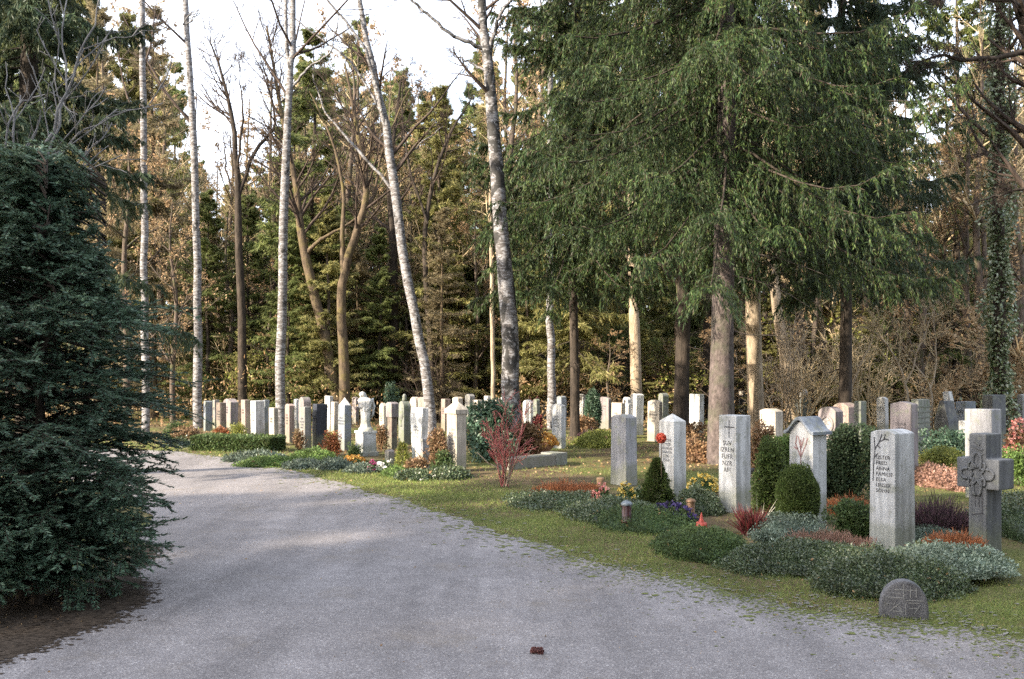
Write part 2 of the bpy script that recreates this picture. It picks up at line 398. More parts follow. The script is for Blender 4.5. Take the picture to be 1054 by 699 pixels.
# thin high cloud veil, brighter than the clear sky
tc = nt.nodes.new('ShaderNodeTexCoord')
cn = nt.nodes.new('ShaderNodeTexNoise'); cn.inputs['Scale'].default_value = 3.0; cn.inputs['Detail'].default_value = 5
nt.links.new(tc.outputs['Generated'], cn.inputs['Vector'])
cf = ramp(nt, cn.outputs['Fac'], [(0.3, 0.25), (0.6, 0.65)])
nt.links.new(mix(nt, sky.outputs[0], (7.2, 7.5, 8.3), cf), bg.inputs[0]); nt.links.new(bg.outputs[0], wo.inputs[0])
sc.view_settings.view_transform = 'Standard'; sc.view_settings.look = 'None'
sc.view_settings.exposure = 1.65; sc.view_settings.gamma = 1.0; sc.view_settings.use_curve_mapping = False
cy = sc.cycles
cy.max_bounces = 6; cy.diffuse_bounces = 3; cy.glossy_bounces = 2; cy.transmission_bounces = 3; cy.transparent_max_bounces = 4
cy.use_denoising = False; cy.denoiser = 'OPENIMAGEDENOISE'; cy.sample_clamp_indirect = 4.0
cy.use_adaptive_sampling = False
cy.caustics_reflective = False; cy.caustics_refractive = False

# ------------------------------------------------------------------ ground and path
def rng_of(s): return np.random.default_rng(s)
RIGHT_EDGE = [(8.5, 4.9), (3.29, 6.15), (2.5, 6.62), (1.96, 7.12), (1.24, 8.05), (.65, 8.85), (-.07, 10.2), (-1.2, 12.4), (-2.84, 15.2),
              (-4.07, 17.2), (-5.58, 19.1), (-6.98, 20.6), (-8.4, 21.4), (-12, 22.4), (-30, 25)]
LEFT_EDGE = [(-30, 20.0), (-12, 17.8), (-8.0, 16.3), (-5.6, 14.0), (-4.3, 11.6), (-3.6, 9.3), (-3.35, 8.3), (-3.05, 7.5), (-2.85, 6.8), (-3.0, 6.2), (-3.2, 5.6), (-3.5, 4), (-5, -8)]
def refine(pts, step, rng, amp):
    pts = np.array(pts, float); out = []
    for a, b in zip(pts[:-1], pts[1:]):
        n = max(1, int(np.linalg.norm(b-a)/step))
        for i in range(n): out.append(a + (b-a)*i/n)
    out.append(pts[-1]); out = np.array(out)
    for _ in range(4): out[1:-1] = (out[:-2] + 2*out[1:-1] + out[2:])/4
    ph = np.arange(len(out))
    j = amp*(np.sin(ph*0.7)*0.5 + np.sin(ph*0.23+1)) [:, None] + amp*rng.normal(size=out.shape)*0.6
    out[1:-1] += j[1:-1]*np.array([1, 0.6])
    return out
g = rng_of(1)
re_ = refine(RIGHT_EDGE, 0.07, g, 0.045); le_ = refine(LEFT_EDGE, 0.07, g, 0.04)
poly = np.concatenate([re_, le_, [[8.5, -8]]])
mb = MB(); mb.add([(x, y, 0.008) for x, y in poly], [list(range(len(poly)))])
path = mb.build('path', M['gravel']); tag(path, kind='structure')
mb = MB(); mb.add([(-400, -60, 0), (400, -60, 0), (400, 600, 0), (-400, 600, 0)], [(0, 1, 2, 3)])
tag(mb.build('ground', M['soil']), kind='structure')

mb = MB(); gi = rng_of(2)
si = refine([(-3.2, 7.8), (-3.0, 7.1), (-3.05, 6.3), (-3.35, 5.6), (-6, 4.6), (-7, 6), (-6.5, 8.2), (-4.5, 8.8), (-3.9, 8.6), (-3.5, 8.2), (-3.2, 7.8)], .12, gi, .06)
mb.add([(x, y, 0.004) for x, y in si[:-1]], [list(range(len(si)-1))])
M['bare_soil'] = plain_mat('dark_bare_soil', (0.06, 0.047, 0.036), 0.95, 0, 25, .5, .1)
tag(mb.build('bare_soil', M['bare_soil']), kind='structure')

def inside(P, pg):
    x, y = P[:, 0], P[:, 1]; r = np.zeros(len(P), bool)
    j = len(pg)-1
    for i in range(len(pg)):
        xi, yi = pg[i]; xj, yj = pg[j]
        if yi != yj:
            c = ((yi > y) != (yj > y)) & (x < (xj-xi)*(y-yi)/(yj-yi)+xi)
            r ^= c
        j = i
    return r
def vnoise(P, s, seed):
    r = rng_of(seed); v = np.zeros(len(P))
    for k in range(6):
        a = r.uniform(0, 6.28); f = s*r.uniform(0.6, 2.2); v += np.sin((P[:, 0]*np.cos(a)+P[:, 1]*np.sin(a))*f + r.uniform(0, 6.28))
    return v/6**0.5
core_pg = np.array(poly); cen = None
def edge_dist(P):
    E = re_[::2]; d = np.full(len(P), 1e9)
    for k in range(0, len(E)): d = np.minimum(d, (P[:, 0]-E[k, 0])**2 + (P[:, 1]-E[k, 1])**2)
    return np.sqrt(d)

def grass():
    r = rng_of(5); mb = MB()
    for (y0, y1, dens, L, W) in ((4.8, 8, 5200, 0.034, 0.0050), (8, 12, 3400, 0.038, 0.0065), (12, 18, 1500, 0.048, 0.010), (18, 27, 520, 0.06, 0.016), (27, 42, 70, 0.08, 0.03)):
        x0, x1 = -0.56*y1-0.3, 0.56*y1+0.3
        n = int((x1-x0)*(y1-y0)*dens*1.0); P = np.stack([r.uniform(x0, x1, n), r.uniform(y0, y1, n), np.zeros(n)], 1)
        P = P[np.abs(P[:, 0]) < 0.56*P[:, 1]+0.3]
        ins = inside(P, core_pg); ed = edge_dist(P)
        left = (~ins) & (P[:, 0] < -2) & (P[:, 1] < 14)
        m = vnoise(P, 1.6, 3)*0.5 + vnoise(P, 6, 4)*0.35
        verge = np.clip(1.6-ed*0.75, 0.0, 1)
        prob = np.where(ins, np.clip(0.35-ed*2.2, 0, 1)*(m > 0.1), np.clip(verge+0.15, 0, 1)*np.clip(0.8+m*0.8, 0.08, 1))
        prob = np.where(left, np.clip(0.9-np.abs(P[:, 1]-8.6)*0.6, 0.0, 0.8)*(m > -0.2)*(P[:, 0] > -4.2), prob)
        P = P[r.uniform(size=len(P)) < prob]
        n = len(P); D = r.normal(size=(n, 3))*np.array([0.75, 0.75, 0.2]) + np.array([0, 0, 0.75])
        strips(mb, P, D, L*r.uniform(0.5, 1.4, n), W*r.uniform(0.6, 1.3, n), r)
    def patches(cnt, y0, y1, inside_path, s):
        n = cnt; Y = r.uniform(y0, y1, n); P = np.stack([r.uniform(-.56, .56, n)*Y, Y, np.zeros(n)], 1); ins = inside(P, core_pg); ed = edge_dist(P)
        keep = (ins == inside_path) & (r.uniform(size=n) < np.exp(-ed/.17)) & (P[:, 0] > -2.2-(P[:, 1] > 9)*8); P = P[keep]; n = len(P)
        k = 9; a = np.linspace(0, 2*np.pi, k, endpoint=False)[None]+r.uniform(0, 6, (n, 1)); R = s*r.uniform(.4, 1.3, (n, 1))*r.uniform(.45, 1.2, (n, k))
        V = np.stack([P[:, :1]+R*np.cos(a)*1.5, P[:, 1:2]+R*np.sin(a), np.repeat(r.uniform(.0085, .013, (n, 1)), k, 1)], -1).reshape(-1, 3)
        return V, np.arange(n*k).reshape(n, k)
    mp = MB(); mp.add(*patches(150000, 5, 9, True, .0085)); mp.add(*patches(5000, 5, 9, True, .022)); mp.add(*patches(90000, 9, 24, True, .022))
    tag(mp.build('moss', M['moss']), 'flat moss spreading from the verge on to the gravel', 'moss', kind='stuff')
    gp = MB(); gp.add(*patches(30000, 5, 9, False, .012)); gp.add(*patches(14000, 9, 24, False, .02))
    tag(gp.build('loose_gravel', M['gravel']), 'gravel scattered from the path into the grass', 'gravel', kind='stuff')
    tag(mb.build('grass', M['grass']), 'short mossy grass along the gravel path and between the graves', 'grass', kind='stuff')
grass()

def left_edge():
    r = rng_of(16); mb = MB(); n = 26000; t = r.uniform(4.6, 9.5, n)
    E = le_[np.argsort(le_[:, 1])]; ex = np.interp(t, E[:, 1], E[:, 0]); P = np.stack([ex + r.normal(size=n)*.11 - .02, t, r.uniform(.009, .014, n)], 1)
    k = 8; a = np.linspace(0, 2*np.pi, k, endpoint=False)[None]+r.uniform(0, 6, (n, 1)); R = .013*r.uniform(.3, 1.4, (n, 1))*r.uniform(.45, 1.2, (n, k))
    V = np.stack([P[:, :1]+R*np.cos(a)*1.5, P[:, 1:2]+R*np.sin(a), np.repeat(P[:, 2:3], k, 1)], -1).reshape(-1, 3); mb.add(V, np.arange(n*k).reshape(n, k))
    tag(mb.build('soil_crumbs', M['bare_soil']), 'dark soil crumbs washed on to the gravel below the yew', 'soil', kind='stuff')
left_edge()

def litter():
    r = rng_of(6); mb = MB()
    for (y0, y1, dens, s) in ((4.8, 10, 90, 0.020), (10, 16, 40, 0.03), (16, 28, 42, 0.05), (28, 48, 14, 0.09)):
        n = int(1.15*y1*(y1-y0)*dens); P = np.stack([r.uniform(-0.57*y1, 0.57*y1, n), r.uniform(y0, y1, n), np.full(n, 0.012)], 1)
        ins = inside(P, core_pg); ed = edge_dist(P)
        prob = np.where(ins, np.clip(0.14-ed*0.2, 0.006, 1), np.where((P[:, 0] < -2.0) & (P[:, 1] < 12), 8.0, 0.22 + 0.6*(vnoise(P, 1.2, 9) > 0.1)*(P[:, 1] > 14)))
        P = P[r.uniform(size=n) < prob]; n = len(P)
        D = r.normal(size=(n, 3))*np.array([1, 1, 0.25])
        quads(mb, P, D, s*r.uniform(0.5, 1.5, n), s*r.uniform(0.4, 0.9, n), r)
    for (y0, y1, cnt, s) in ((5, 9, 9000, .011), (9, 16, 9000, .016)):
        P = np.stack([r.uniform(-.55, .55, cnt)*y1, r.uniform(y0, y1, cnt), np.full(cnt, .0105)], 1); P = P[inside(P, core_pg)]; P = P[r.uniform(size=len(P)) < np.clip(.12+.5*(vnoise(P, .9, 19)), .03, 1)]; m = len(P)
        quads(mb, P, r.normal(size=(m, 3))*np.array([1, 1, .12]), s*r.uniform(.5, 1.6, m), s*.28*r.uniform(.5, 1.5, m), r)
    tag(mb.build('fallen_leaves', M['litter']), 'dry brown leaves strewn over the ground', 'leaves', kind='stuff')
litter()

# ------------------------------------------------------------------ trees
def conifer(seed, H, zb, R, nb, nsec, ntw, tl, tw, droop=0.35, hang=0.6, sides=10, trunk_r=0.2, shape=0.75, lean=(0, 0), low=1.0, dead=10, curt=0.45):
    """returns (trunk MB, crown MB) of a spruce"""
    r = rng_of(seed)
    T, C = MB(), MB()
    K = 14; zz = np.linspace(-0.1, H, K)
    P = np.stack([lean[0]*zz/H + 0.05*np.sin(zz*0.5+seed), lean[1]*zz/H + 0.05*np.cos(zz*0.6+seed), zz], 1)
    rad = trunk_r*(1-0.93*np.clip(zz/H, 0, 1)); rad[0] *= 1.25
    extra = np.array([[P[0, 0], P[0, 1], 0.35]])
    P = np.concatenate([P[:1], extra, P[1:]]); rad = np.concatenate([rad[:1], [trunk_r*1.04], rad[1:]])
    tubes(T, P[None], rad[None], sides, 0, r, 0.06)
    u = r.uniform(0, 1, nb)**1.0
    z = zb + (H-zb)*u*0.99
    az = r.uniform(0, 2*np.pi, nb)
    prof = np.where(u < 0.12, low + (1-low)*u/0.12, 1.0) * (1-u)**shape
    L = np.maximum(R*prof*r.uniform(0.75, 1.12, nb), 0.25)
    el = np.radians(-12 + 55*u + r.normal(size=nb)*6)
    s = np.linspace(0, 1, 7)
    rr = L[:, None]*s; dz = rr*np.tan(el)[:, None] - droop*L[:, None]*(np.sin(s*np.pi*0.5)**1.5)[None, :]*(1-u)[:, None] + 0.28*droop*L[:, None]*(s**4)[None, :]
    bx = np.interp(z, P[:, 2], P[:, 0]); by = np.interp(z, P[:, 2], P[:, 1])
    wig = r.normal(size=(nb, 1))*0.06*s[None, :]
    B = np.stack([bx[:, None] + rr*np.cos(az[:, None]+wig), by[:, None] + rr*np.sin(az[:, None]+wig), z[:, None] + dz], -1)
    BR = (0.009 + 0.006*L)[:, None]*np.linspace(1, 0.2, 7)[None, :]
    tubes(T, B, BR, 4, 1)
    if dead:
        zd = r.uniform(max(0.8, zb*0.35), zb, dead); ad = r.uniform(0, 6.28, dead); ld = R*r.uniform(0.15, 0.5, dead)
        D0 = np.stack([np.cos(ad), np.sin(ad), -0.25+0*ad], 1)
        Q = march(r, np.stack([0*zd, 0*zd, zd], 1), norm(D0), ld, 5, 0.08, (0, 0, -0.03)); QR = np.repeat(np.linspace(0.014, 0.004, 5)[None], dead, 0)
        tubes(T, Q, QR, 3, 0)
        Q2, QR2 = spawn(r, Q, QR, 5, 0.3, 1, 0.8, 0.5, 3, 0.1, (0, 0, -0.05)); tubes(T, Q2, QR2, 3, 0)
    S, SR = spawn(r, B, BR, nsec, 0.06, 1.0, 0.85, 0.36, 6, 0.06, (0, 0, -0.42*hang*curt), 0.5, 0.4, flat=True, minlen=0.22)
    n = len(S)*ntw
    par = np.repeat(np.arange(len(S)), ntw); ss = r.uniform(0, 1, n)
    pos, tan, _ = interp(S, SR, par, ss)
    D = tan*0.55 + np.array([0, 0, -1.0])*hang*r.uniform(0.2, 1.3, n)[:, None] + 0.42*r.normal(size=(n, 3))
    sc_ = 0.6 + 0.55*np.minimum(1, L[par//nsec]/R)
    quads(C, pos, D, tl*r.uniform(0.55, 1.35, n)*sc_, tw*r.uniform(0.7, 1.3, n), r, 0, 0.4)
    # twigs along the outer part of the main limbs as well
    n2 = nb*ntw*3; par = np.repeat(np.arange(nb), ntw*3); pos, tan, _ = interp(B, BR, par, r.uniform(0.15, 1, n2))
    D = tan*0.5 + np.array([0, 0, -0.5])*hang + 0.6*r.normal(size=(n2, 3))
    quads(C, pos, D, tl*r.uniform(0.6, 1.3, n2), tw*r.uniform(0.7, 1.3, n2), r, 0, 0.4)
    return T, C

def broadleaf(seed, P, R, n1=16, s0=0.4, ang=0.75, l1=0.35, levels=3, trunk_mat_sides=9, up=0.06, extra=None, fine=1.0):
    """bare tree from a trunk polyline P (K,3) radii R; returns trunk MB, crown MB, last level"""
    r = rng_of(seed); T, C = MB(), MB()
    P = np.array(P, float); R = np.array(R, float)
    t = np.linspace(0, len(P)-1, 18); i = np.minimum(t.astype(int), len(P)-2); f = (t-i)[:, None]
    # smooth
    Pp = np.concatenate([P[:1]*2-P[1:2], P, P[-1:]*2-P[-2:-1]])
    a, b, c, d = Pp[i], Pp[i+1], Pp[i+2], Pp[i+3]
    Q = 0.5*((2*b) + (-a+c)*f + (2*a-5*b+4*c-d)*f**2 + (-a+3*b-3*c+d)*f**3)
    RR = R[i]*(1-f[:, 0]) + R[i+1]*f[:, 0]
    Q[1:-1] += r.normal(size=Q[1:-1].shape)*np.array([0.012, 0.012, 0])
    tubes(T, Q[None], RR[None], trunk_mat_sides, 0, r, 0.05)
    tip = None
    lv, lr = Q[None], RR[None]
    if extra is not None:
        for (ep, er) in extra:
            ep = np.array(ep, float); er = np.array(er, float)
            tt = np.linspace(0, len(ep)-1, 18); ii = np.minimum(tt.astype(int), len(ep)-2); ff = (tt-ii)[:, None]
            eq = ep[ii]*(1-ff) + ep[ii+1]*ff; eR = er[ii]*(1-ff[:, 0]) + er[ii+1]*ff[:, 0]
            for _ in range(2): eq[1:-1] = (eq[:-2]+2*eq[1:-1]+eq[2:])/4
            eq[1:-1] += r.normal(size=eq[1:-1].shape)*0.015
            tubes(T, eq[None], eR[None], 6, 0, r, 0.05)
            lv = np.concatenate([lv, eq[None]]); lr = np.concatenate([lr, eR[None]])
    B, BR = spawn(r, lv, lr, n1, s0, 1.0, ang, l1, 7, 0.09, (0, 0, up), 0.45, 0.25, byl=extra is not None)
    tubes(C, B, np.maximum(BR, 0.006), 5, 0)
    m = [7, 6, 4]
    for k in range(levels-1):
        B, BR = spawn(r, B, BR, max(2, int(m[k]*fine)), 0.2, 1.0, 0.7, 0.5, 5 if k == 0 else 4, 0.12, (0, 0, up*0.8), 0.6, 0.35, minlen=0.15)
        BR = np.maximum(BR, 0.004)
        tubes(C, B, BR, 3, 0)
    return T, C, (B, BR)

def finish_tree(name, label, T, C, tm, cm, loc, cat='tree', group=None, rz=0.0, crown='crown', cmats=None):
    e = empty(name, loc, rz); tag(e, label, cat, group)
    T.build('trunk', [tm, M['bark_dark']], e)
    if C is not None and C.n: C.build(crown, cmats or cm, e)
    return e

def copy_tree(o, loc, rz, s, label=None, sz=None, group=None):
    c = o.copy(); COL.objects.link(c); c.location = loc; c.rotation_euler = (0, 0, rz); c.scale = (s, s, sz or s)
    if label: c['label'] = label
    if group: c['group'] = group
    for ch in o.children:
        d = ch.copy(); COL.objects.link(d); d.parent = c
        for g2 in ch.children:
            h = g2.copy(); COL.objects.link(h); h.parent = d
    return c

def px_poly(Y, pts, loc):
    """photo pixels at depth Y -> local polyline"""
    return [(X_at(x, Y)-loc[0], dy, Z_at(y, Y)) for x, y, dy in pts]

# --- the two large hanging spruces and their neighbours
def big_spruces():
    Y = 18.0; loc = (X_at(745, Y), Y, 0)
    T, C = conifer(11, 21, 5.1, 4.3, 290, 50, 66, 0.088, 0.0165, 0.42, 1.1, 16, 0.238, 0.62, low=0.85, curt=1.0)
    finish_tree('spruce_tree', 'large spruce with thick grey trunk and hanging branches behind the front graves', T, C, M['bark_spruce'], M['spruce'], loc)
    Y = 23.4; loc = (X_at(702, Y), Y, 0)
    T, C = conifer(12, 22, 5.8, 3.6, 210, 42, 56, 0.10, 0.020, 0.42, 1.1, 12, 0.19, 0.65, curt=1.0)
    finish_tree('spruce_tree', 'slim spruce with dark brown trunk just beside the large grey spruce trunk', T, C, M['bark_dark'], M['spruce'], loc)
    Y = 21.0; loc = (X_at(893, Y), Y+1.5, 0)
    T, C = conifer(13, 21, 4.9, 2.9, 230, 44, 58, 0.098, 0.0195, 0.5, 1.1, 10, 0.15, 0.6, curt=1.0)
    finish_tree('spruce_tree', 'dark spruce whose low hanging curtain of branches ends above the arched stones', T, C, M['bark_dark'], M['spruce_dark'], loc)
    Y = 25.5; loc = (X_at(590, Y), Y, 0)
    T, C = conifer(14, 21, 4.9, 2.9, 210, 42, 54, 0.105, 0.021, 0.45, 1.1, 9, 0.13, 0.6, curt=1.0)
    finish_tree('spruce_tree', 'spruce with drooping green skirt between the old birch and the dark brown trunk', T, C, M['bark_dark'], M['spruce'], loc)
    # dark spruce upper left, behind the yew
    Y = 15.5; loc = (-7.7, Y, 0)
    T, C = conifer(15, 20, 3.3, 2.3, 210, 38, 44, 0.11, 0.022, 0.4, 1.0, 10, 0.2, 0.7, curt=.8)
    finish_tree('spruce_tree', 'dark spruce rising behind the foreground yew at the edge of the photo', T, C, M['bark_dark'], M['spruce_dark'], loc)
big_spruces()

# --- birches given by their trunks in the photo
def birches():
    def b(name, label, basepx, Y, pts, radii, mat, seed, limbs=None, n1=14, s0=0.45, l1=0.3, crown='twig_dark', levels=3, ang=0.8, fine=1.0, up=0.06):
        if 'birch' in name: n1 = max(3, int(n1*.62/(1+len(limbs or []))**.5)); fine = .75
        loc = (X_at(basepx, Y), Y, 0)
        P = px_poly(Y, pts, loc)
        P[0] = (P[0][0], P[0][1], -0.1)
        if 'birch' in name: radii = [q*.88 for q in radii]
        ex = [(px_poly(Y, lp, loc), lr) for lp, lr in (limbs or [])]
        T, C, _ = broadleaf(seed, P, radii, n1, s0, ang, l1, levels, 12, up, ex, fine)
        return finish_tree(name, label, T, C, M[mat], M[crown], loc)
    top = -330
    b('birch_tree', 'thin pale birch whose foot is hidden behind the yew', 149, 26, [(150, 448, 0), (149, 300, 0), (148, 150, 0), (146, 0, 0), (145, top, .3)], [.125, .11, .1, .085, .03], 'birch', 21, s0=.5)
    b('birch_tree', 'straight slender birch standing beside the first grey stones of the far row', 203, 29.5, [(204, 441, 0), (203, 300, 0), (200, 150, 0), (191, 0, 0), (188, -280, .3)], [.165, .135, .12, .10, .03], 'birch', 22, s0=.48)
    b('birch_tree', 'straight white birch rising behind the short white stone', 288, 24.4, [(288, 453, 0), (290, 320, 0), (293, 200, 0), (299, 80, 0), (302, 0, 0), (306, -380, .3)], [.15, .132, .125, .095, .08, .02], 'birch', 23,
      [([(300, 90, 0), (322, 70, -.2), (345, 60, -.4), (352, 20, -.5)], [.035, .03, .022, .012]), ([(300, 90, 0), (294, 30, 0), (292, -60, 0)], [.06, .05, .03])], s0=.45)
    b('birch_tree', 'leaning birch crossing the sky with its forked dark top', 443, 25, [(444, 451, 0), (440, 395, 0), (430, 340, 0), (418, 280, 0), (407, 200, 0), (399, 140, 0), (385, 75, 0), (370, 0, 0), (355, -200, .2)],
      [.17, .15, .145, .14, .135, .12, .10, .075, .02], 'birch', 24,
      [([(400, 145, 0), (380, 55, -.3), (352, 20, -.5), (328, -5, -.6)], [.06, .045, .035, .025]), ([(408, 200, 0), (360, 145, .3), (330, 110, .4), (318, 70, .5)], [.045, .035, .025, .012]),
       ([(395, 120, 0), (362, 62, .2), (318, 28, .3), (275, -5, .4)], [.035, .03, .022, .014]), ([(404, 180, 0), (425, 150, .3), (455, 125, .5)], [.03, .02, .01])], s0=.5, l1=.22)
    b('birch_tree', 'stout old birch with black patched bark behind the red twig shrub', 526, 21.5, [(527, 460, 0), (526, 380, 0), (521, 300, 0), (515, 230, 0), (510, 150, 0), (503, 70, 0), (496, 0, 0), (488, -250, .2)],
      [.25, .225, .20, .19, .165, .13, .11, .03], 'birch_old', 25,
      [([(500, 52, 0), (470, 42, -.2), (440, 20, -.4), (412, -4, -.5)], [.05, .042, .032, .022]), ([(502, 55, 0), (513, 22, -.2), (528, 0, -.3)], [.05, .04, .03]), ([(498, 72, 0), (480, 60, .2), (465, 52, .3)], [.03, .022, .012]), ], s0=.6, l1=.2)
    b('birch_tree', 'sunlit white birch trunk vanishing into the spruce skirt', 567, 29, [(568, 441, 0), (567, 360, 0), (566, 300, 0), (566, 100, .1), (566, -200, .3)], [.15, .135, .125, .09, .03], 'birch', 26, s0=.6, l1=.2)
    # bare brown broadleaf trees in the middle
    b('bare_tree', 'brown leaning tree whose trunk slants up to a branching top behind the statue', 348, 33, [(350, 434, 0), (343, 390, 0), (331, 330, 0), (318, 280, 0), (310, 240, 0), (303, 190, .2), (286, 110, .4), (270, 20, .6)],
      [.20, .18, .17, .16, .14, .10, .07, .03], 'bark_brown', 27, [([(314, 262, 0), (330, 248, -.3), (352, 238, -.5), (376, 225, -.6)], [.08, .06, .045, .03])], n1=22, s0=.55, crown='twig_dark')
    b('bare_tree', 'brown forked tree with two rising limbs between leaning birch and slanting trunk', 355, 31, [(356, 438, 0), (354, 370, 0), (351, 310, 0), (356, 275, 0), (368, 235, 0), (377, 195, .1), (366, 130, .3), (352, 60, .5)],
      [.19, .16, .15, .13, .12, .10, .07, .03], 'bark_brown', 28, [([(353, 285, 0), (351, 240, .2), (354, 200, .3), (340, 140, .5), (315, 90, .7)], [.09, .08, .06, .045, .02]), ([(370, 228, 0), (385, 200, .2), (392, 150, .3), (420, 90, .3)], [.06, .05, .035, .02])], n1=16, s0=.55, crown='twig_dark')
    b('bare_tree', 'bare tree fanning its branches against the white sky between two birches', 248, 33, [(250, 434, 0), (249, 330, 0), (246, 240, 0), (243, 170, 0), (236, 110, .1), (222, 60, .2), (214, 40, .2)], [.17, .145, .125, .10, .07, .04, .02], 'bark_dark', 29,
      [([(246, 200, 0), (262, 150, .2), (283, 130, .3), (276, 90, .3), (262, 45, .3)], [.07, .06, .045, .03, .01]), ([(244, 180, 0), (252, 120, -.2), (248, 60, -.3)], [.05, .035, .01]), ([(248, 215, 0), (232, 180, .2), (226, 130, .4)], [.05, .035, .012])], n1=14, s0=.6, l1=.22, crown='twig_dark', up=.12)
    b('bare_tree', 'dark bare tree with dead straight trunk behind the urn stone', 405, 35, [(405, 431, 0), (405, 350, 0), (405, 260, 0), (402, 180, 0), (412, 80, .2)], [.19, .17, .16, .11, .03], 'bark_dark', 30, n1=16, s0=.55, crown='twig_dark')
    b('bare_tree', 'thin pale trunk close beside the stout old birch', 507, 30, [(508, 440, 0), (507, 330, 0), (505, 220, 0), (503, 100, .1)], [.07, .065, .055, .03], 'bark_pale', 31, n1=8, s0=.5, l1=.2, crown='twig_gold')
    b('bare_tree', 'spindly dark tree sending fine twigs over the pale sky above the leaning birch', 462, 34, [(448, 433, 0), (441, 330, 0), (437, 240, .2), (452, 160, .3), (475, 115, .3), (485, 100, .3)], [.11, .1, .09, .06, .035, .015], 'bark_dark', 32, [([(440, 230, .1), (420, 170, .2), (412, 110, .3), (415, 60, .3)], [.05, .04, .03, .01])], n1=12, s0=.5, l1=.25, crown='twig_dark')
    # right hand trunks
    b('pine_tree', 'pine with reddish sunlit trunk behind the cream and white stones', 655, 32, [(656, 436, 0), (654, 370, 0), (652, 310, 0), (650, 180, .1), (648, 0, .2)], [.20, .185, .17, .13, .06], 'bark_pale', 33, n1=12, s0=.55, l1=.2, crown='twig_dark')
    b('pine_tree', 'tall trunk lit on one side directly beside the large grey spruce trunk', 779, 25, [(779, 451, 0), (777, 380, 0), (775, 300, 0), (775, 200, 0), (774, 0, .1), (772, -200, .2)], [.215, .20, .19, .17, .12, .05], 'bark_pale', 34, n1=14, s0=.5, l1=.14, crown='twig_dark')
    b('bare_tree', 'pale trunk leaning towards the spruce above the gabled gravestone', 815, 33, [(817, 434, 0), (808, 370, 0), (799, 310, 0), (792, 220, .1), (785, 100, .2)], [.22, .20, .175, .14, .05], 'bark_pale', 35, n1=12, s0=.5, l1=.2, crown='twig_gold')
    b('bare_tree', 'upright pale trunk second in the sunlit clump over the gabled gravestone', 826, 36, [(827, 430, 0), (824, 350, 0), (820, 290, 0), (818, 150, .1)], [.19, .17, .155, .07], 'bark_pale', 36, n1=12, s0=.5, l1=.2, crown='twig_gold')
    b('bare_tree', 'narrow trunk with a twin stem over the round topped white stone', 850, 34, [(850, 433, 0), (848, 360, 0), (842, 300, .1), (836, 240, .2)], [.12, .11, .09, .04], 'bark_pale', 37, [([(851, 430, 0), (856, 360, 0), (857, 290, 0), (855, 200, .2)], [.13, .12, .10, .05])], n1=12, s0=.4, l1=.3, crown='twig_gold')
    b('bare_tree', 'slim dark trunk in shade beside the dark brown spruce trunk', 727, 36, [(727, 430, 0), (727, 340, 0), (728, 200, .1)], [.14, .13, .08], 'bark_dark', 38, n1=10, s0=.5, l1=.2, crown='twig_dark')
    # ivy-covered tree
    Y = 26.0; loc = (X_at(1029, Y), Y, 0)
    e = b('ivy_covered_tree', 'tree trunk wrapped in glossy pale ivy near the edge of the forest', 1029, Y, [(1030, 448, 0), (1029, 300, 0), (1028, 150, 0), (1030, 0, 0), (1034, -250, .2)], [.18, .165, .15, .12, .05], 'bark_dark', 39, n1=18, s0=.45, l1=.2, crown='twig_dark')
    r = rng_of(77); n = 9000; z = r.uniform(0, 12, n)**1.0; a = r.uniform(0, 6.28, n)
    rr = 0.17+0.15*np.abs(r.normal(size=n))*(0.6+0.5*np.sin(z*2.3)+0.3*np.sin(z*5+a))
    P = np.stack([rr*np.cos(a), rr*np.sin(a), z], 1); D = np.stack([np.cos(a), np.sin(a), -0.8+0*a], 1)+0.6*r.normal(size=(n, 3))
    mbi = MB(); quads(mbi, P, D, r.uniform(.06, .12, n), r.uniform(.06, .10, n), r); mbi.build('ivy', M['ivy'], e)
    # thick limb reaching in from the right at the top
    b('bare_tree', 'gnarled dark tree reaching one long crooked limb in front of the blue sky', 1075, 20, [(1075, 468, 0), (1072, 300, 0), (1070, 180, 0), (1066, 60, 0), (1045, -20, .1), (1035, -120, .2)], [.24, .20, .17, .14, .10, .05], 'bark_dark', 40,
      [([(1068, 50, 0), (1045, 58, -.2), (1010, 66, -.3), (975, 68, -.4), (962, 62, -.4), (935, 72, -.5)], [.075, .06, .05, .04, .03, .015]), ([(1056, 20, 0), (1040, 5, -.2), (985, 2, -.3), (945, 6, -.3)], [.05, .04, .03, .012]), ([(1070, 190, 0), (1030, 200, -.2), (985, 215, -.4)], [.04, .03, .012])], n1=16, s0=.3, l1=.22, crown='twig_dark')
birches()

